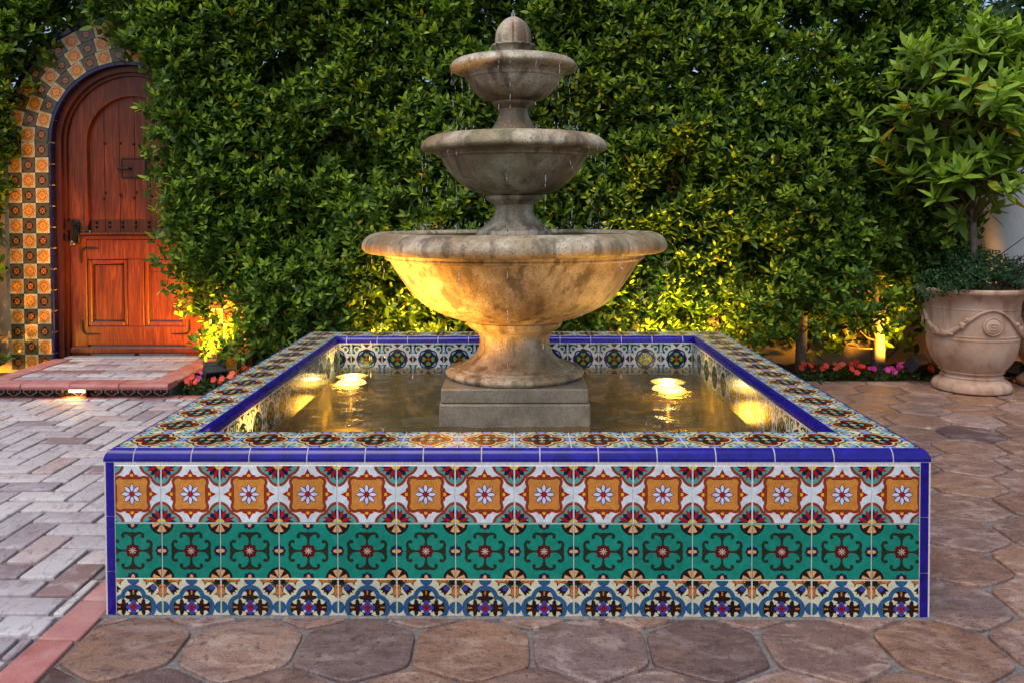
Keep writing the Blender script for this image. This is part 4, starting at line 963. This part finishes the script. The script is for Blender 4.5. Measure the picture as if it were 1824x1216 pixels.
# trees seen over the wall
def far_tree(label, x, y, h, rad, seed, tint):
    r = np.random.default_rng(seed); o = empty('garden_tree', label, 'tree', 'trees beyond the wall', (x, y, 0)); n = 1500
    v = unit(r.normal(0, 1, (n, 3)))*(r.random((n, 1))**.4)*rad*(1+.25*np.sin(5*r.random((n, 1)))); P = v*np.array([1, 1, .8])+np.array([0, 0, h])
    A = sprigs(P, unit(v)+np.array([0, 0, .6]), 6, .11, .05, tint, r=r); tag(link('crown', leaves_mesh('crown', *A, M['leaf']), o), kind='stuff')
    b = MB(); b.tube([(0, 0, -.1), (.05, 0, h*.5), (0, .05, h)], [.13, .10, .06], M['bark'], 10); b.obj('trunk', o, smooth=True)
far_tree('blue green tree showing through the gap above the arched wall', -3.9, 8.2, 3.3, 1.5, 21, ((.05, .09, .055), (.11, .16, .10), (.3, .3, .1), .02))
far_tree('broad dark tree rising behind the ficus hedge', 1.0, 9.0, 3.6, 1.9, 22, ((.02, .05, .015), (.06, .11, .02), (.3, .3, .05), .01))

far_tree('dark leafy tree above the hedge at the upper left', -1.6, 7.6, 3.1, 1.6, 23, ((.02, .05, .015), (.06, .11, .02), (.3, .3, .05), .01))
far_tree('dark leafy tree above the hedge at the upper right', 4.8, 8.2, 3.0, 1.8, 24, ((.02, .05, .015), (.06, .11, .02), (.3, .3, .05), .01))

# ================================================================== RIGHT SIDE: pale wall, pots, citrus tree
pw = empty('stucco_pier', 'pale stucco house corner at the right edge behind the potted tree', 'wall', loc=(3.10, 5.42, 0))
b = MB(); loop = [(0.14-.14*math.cos(a), .14-.14*math.sin(a)) for a in [PI/2*k/10 for k in range(11)]]+[(1.4, 0), (1.4, .9), (0, .9)]
k = len(loop); b.add([(x, y, -.03) for x, y in loop]+[(x, y, 1.95) for x, y in loop], [tuple(range(k)), tuple(range(k, 2*k))]+[(i, (i+1) % k, k+(i+1) % k, k+i) for i in range(k)], M['white']); b.obj('pier_body', pw, auto=True)
b = MB(); b.box(-.015, 1.41, -.03, .0, -.02, .10, M['white'], .01); b.obj('base_course', pw)

def clay_pot(name, label, x, y, k=1.0, rot=0):
    o = empty(name, label, 'plant pot', 'large garlanded clay pots', (x, y, 0))
    P = [(.0, .0), (.20, .0), (.217, .010), (.222, .030), (.214, .050), (.200, .062), (.178, .075), (.170, .085), (.170, .085), (.175, .088), (.175, .088), (.166, .098), (.166, .108), (.176, .115), (.180, .120), (.176, .126), (.186, .138), (.205, .160), (.226, .195), (.244, .240), (.254, .290), (.257, .325), (.257, .325), (.260, .327), (.260, .333), (.257, .335), (.257, .345), (.260, .347), (.260, .353), (.257, .355), (.256, .40), (.257, .46), (.259, .505), (.262, .507), (.262, .513), (.259, .515), (.262, .540), (.270, .562), (.285, .582), (.303, .597), (.316, .605), (.320, .615), (.318, .628), (.308, .634), (.296, .632), (.285, .62), (.268, .58), (.255, .545), (.0, .545)]
    b = MB(); b.lathe([(r*k, z*k) for r, z in P], M['clay'], 72); b.obj('pot_body', o, auto=True)
    R = .262*k
    def on(a, z, dr=0): return ((R+dr)*math.sin(a), -(R+dr)*math.cos(a), z*k)
    for c in range(3):
        a0 = rot+c*2*PI/3; g = MB(); pts = []
        for i in range(25):
            t_ = i/24; a = a0+t_*2*PI/3; zz = .437+.076*math.cos(2*PI*t_); pts.append(on(a, zz, .002))
        g.tube(pts, [.0075+.012*math.sin(PI*i/24)**3 for i in range(25)], M['clay'], 8, False); go = g.obj('garland', o, smooth=True)
        fr = MB(); q = random.Random(c)
        for i in range(34):
            t_ = q.uniform(.24, .76); a = a0+t_*2*PI/3; zz = .437+.076*math.cos(2*PI*t_); p = on(a, zz+q.uniform(-.016, .016), .010); s = q.uniform(.008, .015)
            fr.lathe([(0, p[2]-s)]+[(s*math.sin(PI*j/5), p[2]-s*math.cos(PI*j/5)) for j in range(1, 5)]+[(0, p[2]+s)], M['clay'], 7, p[0], p[1])
        tag(fr.obj('fruit_cluster', go, smooth=True), kind='stuff')
        for da, rad in ((0.0, .055),):
            md = MB(); md.lathe([(rad*k, 0), (rad*k, .008), (rad*.93*k, .012), (rad*.84*k, .009), (rad*.80*k, .007), (rad*.78*k, .012), (rad*.70*k, .014), (0, .014)], M['clay'], 30)
            mo = md.obj('medallion', o, auto=True); am = a0; p = on(am, .418, -.002); mo.location = p; mo.rotation_euler = (PI/2, 0, am)
            em = MB()
            for (x0, x1, y0, y1) in ((-.022, .022, .014, .019), (-.022, .022, -.019, -.014), (-.022, -.017, -.014, .014), (.017, .022, -.014, .014), (-.014, .014, -.0025, .0025), (-.0025, .0025, -.012, .012)): em.box(x0*k, x1*k, y0*k, y1*k, .013, .019, M['clay'], .001)
            em.obj('relief', mo)
    b = MB(); b.lathe([(0, .590*k), (.27*k, .588*k)], M['soil'], 40); b.obj('potting_soil', o)
    return o
PX, PY = 2.715, 4.965
clay_pot('clay_pot', 'weathered garlanded clay urn holding the small citrus tree', PX, PY, .965, -.08)
clay_pot('clay_pot', 'second clay urn cut off by the right edge of the picture', 3.285, 5.06, 1.0, .9)

# citrus tree standing in the pot
tree = empty('citrus_tree', 'small glossy citrus tree with a loose round crown growing in the clay urn', 'tree', loc=(PX, PY, .58))
r = np.random.default_rng(31); rr = random.Random(31)
b = MB(); b.tube([(0, 0, -.02), (.012, 0, .2), (.0, .0, .42), (-.012, -.01, .62), (.0, 0, .95), (.02, 0, 1.3)], [.021, .019, .018, .016, .012, .006], M['bark'], 10); b.obj('trunk', tree, smooth=True)
b = MB(); tips = []
CC = Vector((-.02, -.03, 1.02))
for k in range(125):
    v = Vector((rr.gauss(0, 1), rr.gauss(0, 1), rr.gauss(0, 1))).normalized(); q = rr.uniform(.55, 1.0); tip = CC+Vector((v.x*.66*q, v.y*.52*q, v.z*.62*q))
    if tip.z < .42+rr.uniform(-.05, .05) or (tip.x > .02 and tip.z < .80): continue
    st = Vector((0, 0, max(.40, min(1.2, tip.z-.25*rr.random()-.12)))); mid = st.lerp(tip, .55)+Vector((0, 0, .05)); b.tube([st, mid, tip], [.008, .005, .0025], M['twig'], 5, False); tips.append((tip, (tip-mid).normalized()))
    for j in range(3):
        t2 = mid+Vector((rr.uniform(-.16, .16), rr.uniform(-.16, .16), rr.uniform(-.05, .15))); b.tube([mid, t2], [.004, .002], M['twig'], 4, False); tips.append((t2, (t2-mid).normalized()))
b.obj('branches', tree, smooth=True)
P = np.array([t_[0][:] for t_ in tips]); AX = np.array([t_[1][:] for t_ in tips])+np.array([0, 0, .55])
CT = ((.14, .245, .03), (.34, .50, .05), (.50, .27, .02), .03)
A = sprigs(P, AX, 9, .142, .046, CT, (30, 88), .06, r)
order = np.argsort(A[0][:, 1]); pick = order[:300]; m = np.ones(len(A[0]), bool); m[pick] = False
cl = single_leaf(m_leaf('citrus_leaf', 'rand', [(0, (.13, .23, .025)), (.45, (.23, .38, .035)), (.94, (.34, .50, .055)), (.975, (.45, .28, .03)), (1, (.5, .26, .02))]))
for i in pick: q = link('leaf', cl, tree); q.matrix_basis = leaf_matrix(A[0][i], A[1][i], A[2][i], A[3][i], A[4][i])
tag(link('crown', leaves_mesh('crown', *[a[m] for a in A], M['leaf']), tree), kind='stuff')

def mound(name, label, x, y, z, rx, rz, n, seed, tint, ln, cat='plant', group=None, drop_=0.0, parent_loc=None):
    r = np.random.default_rng(seed); o = empty(name, label, cat, group, (x, y, z)); a = r.uniform(0, 2*PI, n); q = np.sqrt(r.random(n))*rx*(1+.18*np.sin(3*a+seed)); h = rz*(1-(q/rx/1.2)**2)*r.uniform(.3, 1.1, n)-drop_*np.clip(q/rx-.75, 0, 1)
    P = np.stack([q*np.cos(a), q*np.sin(a), h], 1); ax = np.stack([np.cos(a)*q/rx, np.sin(a)*q/rx, np.ones(n)*.7], 1)+r.normal(0, .3, (n, 3))
    A = sprigs(P, ax, 5, ln, ln*.5, tint, (40, 85), ln, r); tag(link('foliage', leaves_mesh('foliage', *A, M['leaf']), o), kind='stuff'); return o
UT = ((.018, .055, .020), (.05, .12, .035), (.4, .3, .05), .003)
mound('underplanting', 'dense small leaved greenery spilling over the rim of the citrus urn', PX, PY, .60, .34, .22, 1100, 41, UT, .026, drop_=.10)
o = mound('underplanting', 'dark reddish trailing plant in the urn at the right edge', 3.285, 5.06, .60, .36, .20, 500, 42, ((.03, .035, .02), (.10, .04, .03), (.4, .05, .05), .04), .028, drop_=.06)

# ================================================================== FLOWERS AND GARDEN LIGHTS
def petals_mesh(mat):
    b = MB()
    for k in range(5):
        b.add([(x, y, .15*math.hypot(x, y)+.002*k) for x, y in rotp(petal(.05, 1.0, .42, 5, .62), 72*k)], [tuple(range(10))], mat)
    b.add([(x, y, .03) for x, y in circ(0, 0, .10, 6)], [tuple(range(6))], G['yellow']); return b.mesh('blossom')
def petalmat(name, c): t = NT(name); n = t.noise(90); t.set('Base Color', t.ramp(n, [(.3, tuple(x*.75 for x in c)), (.7, c)])); t.set('Roughness', .6); return t.m
PETAL = {k: petals_mesh(petalmat('petal_'+k, c)) for k, c in dict(red=(.75, .035, .02), pink=(.62, .03, .30), coral=(.80, .12, .06)).items()}
def impatiens(label, x, y, colr, nf, seed, s=.10):
    rr = random.Random(seed); o = mound('impatiens', label, x, y, -.01, s, .085, 46, seed, ((.02, .05, .012), (.06, .12, .02), (.3, .3, .05), .0), .030, 'flower', 'impatiens in the flower beds')
    for k in range(nf):
        a = rr.uniform(0, 2*PI); q = s*rr.random()**.6; f = link('blossom', PETAL[colr], o, (q*math.cos(a), q*math.sin(a)-.02, .075+rr.uniform(-.02, .03)), (rr.uniform(.5, 1.2), rr.uniform(-.4, .4), rr.uniform(-.3, .3)), (.021,)*3)
for a in (('red impatiens at the basin end of the far flower bed', 1.90, 5.27, 'red', 6, 51), ('coral impatiens beside the grey trunk in the far flower bed', 2.04, 5.30, 'coral', 4, 52), ('tallest red impatiens in the far flower bed', 2.19, 5.33, 'red', 8, 53),
          ('magenta impatiens in front of the lit trunk', 2.34, 5.27, 'pink', 7, 54), ('magenta impatiens touching the black floodlight', 2.50, 5.30, 'pink', 5, 55), ('red impatiens right of the black floodlight', 2.66, 5.34, 'red', 6, 56), ('red impatiens half hidden behind the clay urn', 2.80, 5.36, 'red', 5, 57), ('coral impatiens between the two clay urns', 3.0, 5.34, 'coral', 3, 50),
          ('red impatiens at the corner of the doorstep', -1.905, 4.90, 'red', 4, 58), ('pink impatiens beside the floodlight near the doorstep', -1.93, 5.10, 'pink', 3, 59), ('red impatiens in front of the floodlight near the doorstep', -1.80, 4.93, 'red', 3, 60), ('coral impatiens between the floodlight and the basin', -1.66, 5.05, 'coral', 6, 61), ('red impatiens behind the floodlight near the doorstep', -1.74, 5.22, 'red', 5, 62), ('red impatiens left of the doorstep under the tile surround', -3.40, 5.0, 'red', 4, 63)):
    impatiens(*a)
def flood(label, x, y, target, energy, size=95, z=.10, w=.062, soft=.025):
    o = empty('garden_floodlight', label, 'floodlight', 'floodlights in the beds', (x, y, 0)); t_ = (Vector(target)-Vector((x, y, z))).normalized()
    b = MB(); b.tube([(0, 0, -.03), (0, 0, z-.03)], .009, M['black'], 8); b.obj('stake', o)
    q = t_.to_track_quat('-Y', 'Z') if False else t_.to_track_quat('Z', 'Y'); rot = q.to_euler()
    b = MB(); b.box(-w, w, -.045, .045, -.04, .008, M['black'], .0025)
    for q4 in ((-w, w, -.045, -.040), (-w, w, .040, .045), (-w, -w+.005, -.0398, .0398), (w-.005, w, -.0398, .0398)): b.box(*q4, .0075, .04, M['black'])
    h = b.obj('housing', o); h.location = (0, 0, z); h.rotation_euler = rot
    b = MB(); b.box(-w*.88, w*.88, -.036, .036, .0085, .012, GLOWF, .001); l = b.obj('lens', o); l.location = (0, 0, z); l.rotation_euler = rot
    p = Vector((0, 0, z))+t_*.05; spot('flood_beam', o, p, target, energy, size, .7, soft=soft)
GLOWF = emission('flood_glow', (1.0, .60, .2), 2.5)
flood('small black floodlight among flowers right of the doorstep', -1.84, 5.04, (-1.98, 5.25, .36), 170, 110)
flood('small black floodlight beside the glowing trunk in the far bed', 2.53, 5.25, (2.36, 5.5, .36), 70, 110)
flood('floodlight hidden behind the basin under its left half', -.72, 4.78, (-.62, 5.15, .42), 110, 110, .08)
flood('floodlight hidden behind the basin under its right half', .95, 4.76, (1.0, 5.15, .45), 230, 110, .08)
flood('floodlight in the bed left of the doorstep lighting the tile surround', -3.72, 4.98, (-3.36, 5.56, .32), 55, 120, .08)
flood('floodlight between the urns washing the pale pier', 3.08, 5.18, (3.45, 5.45, .9), 40, 100, .08)
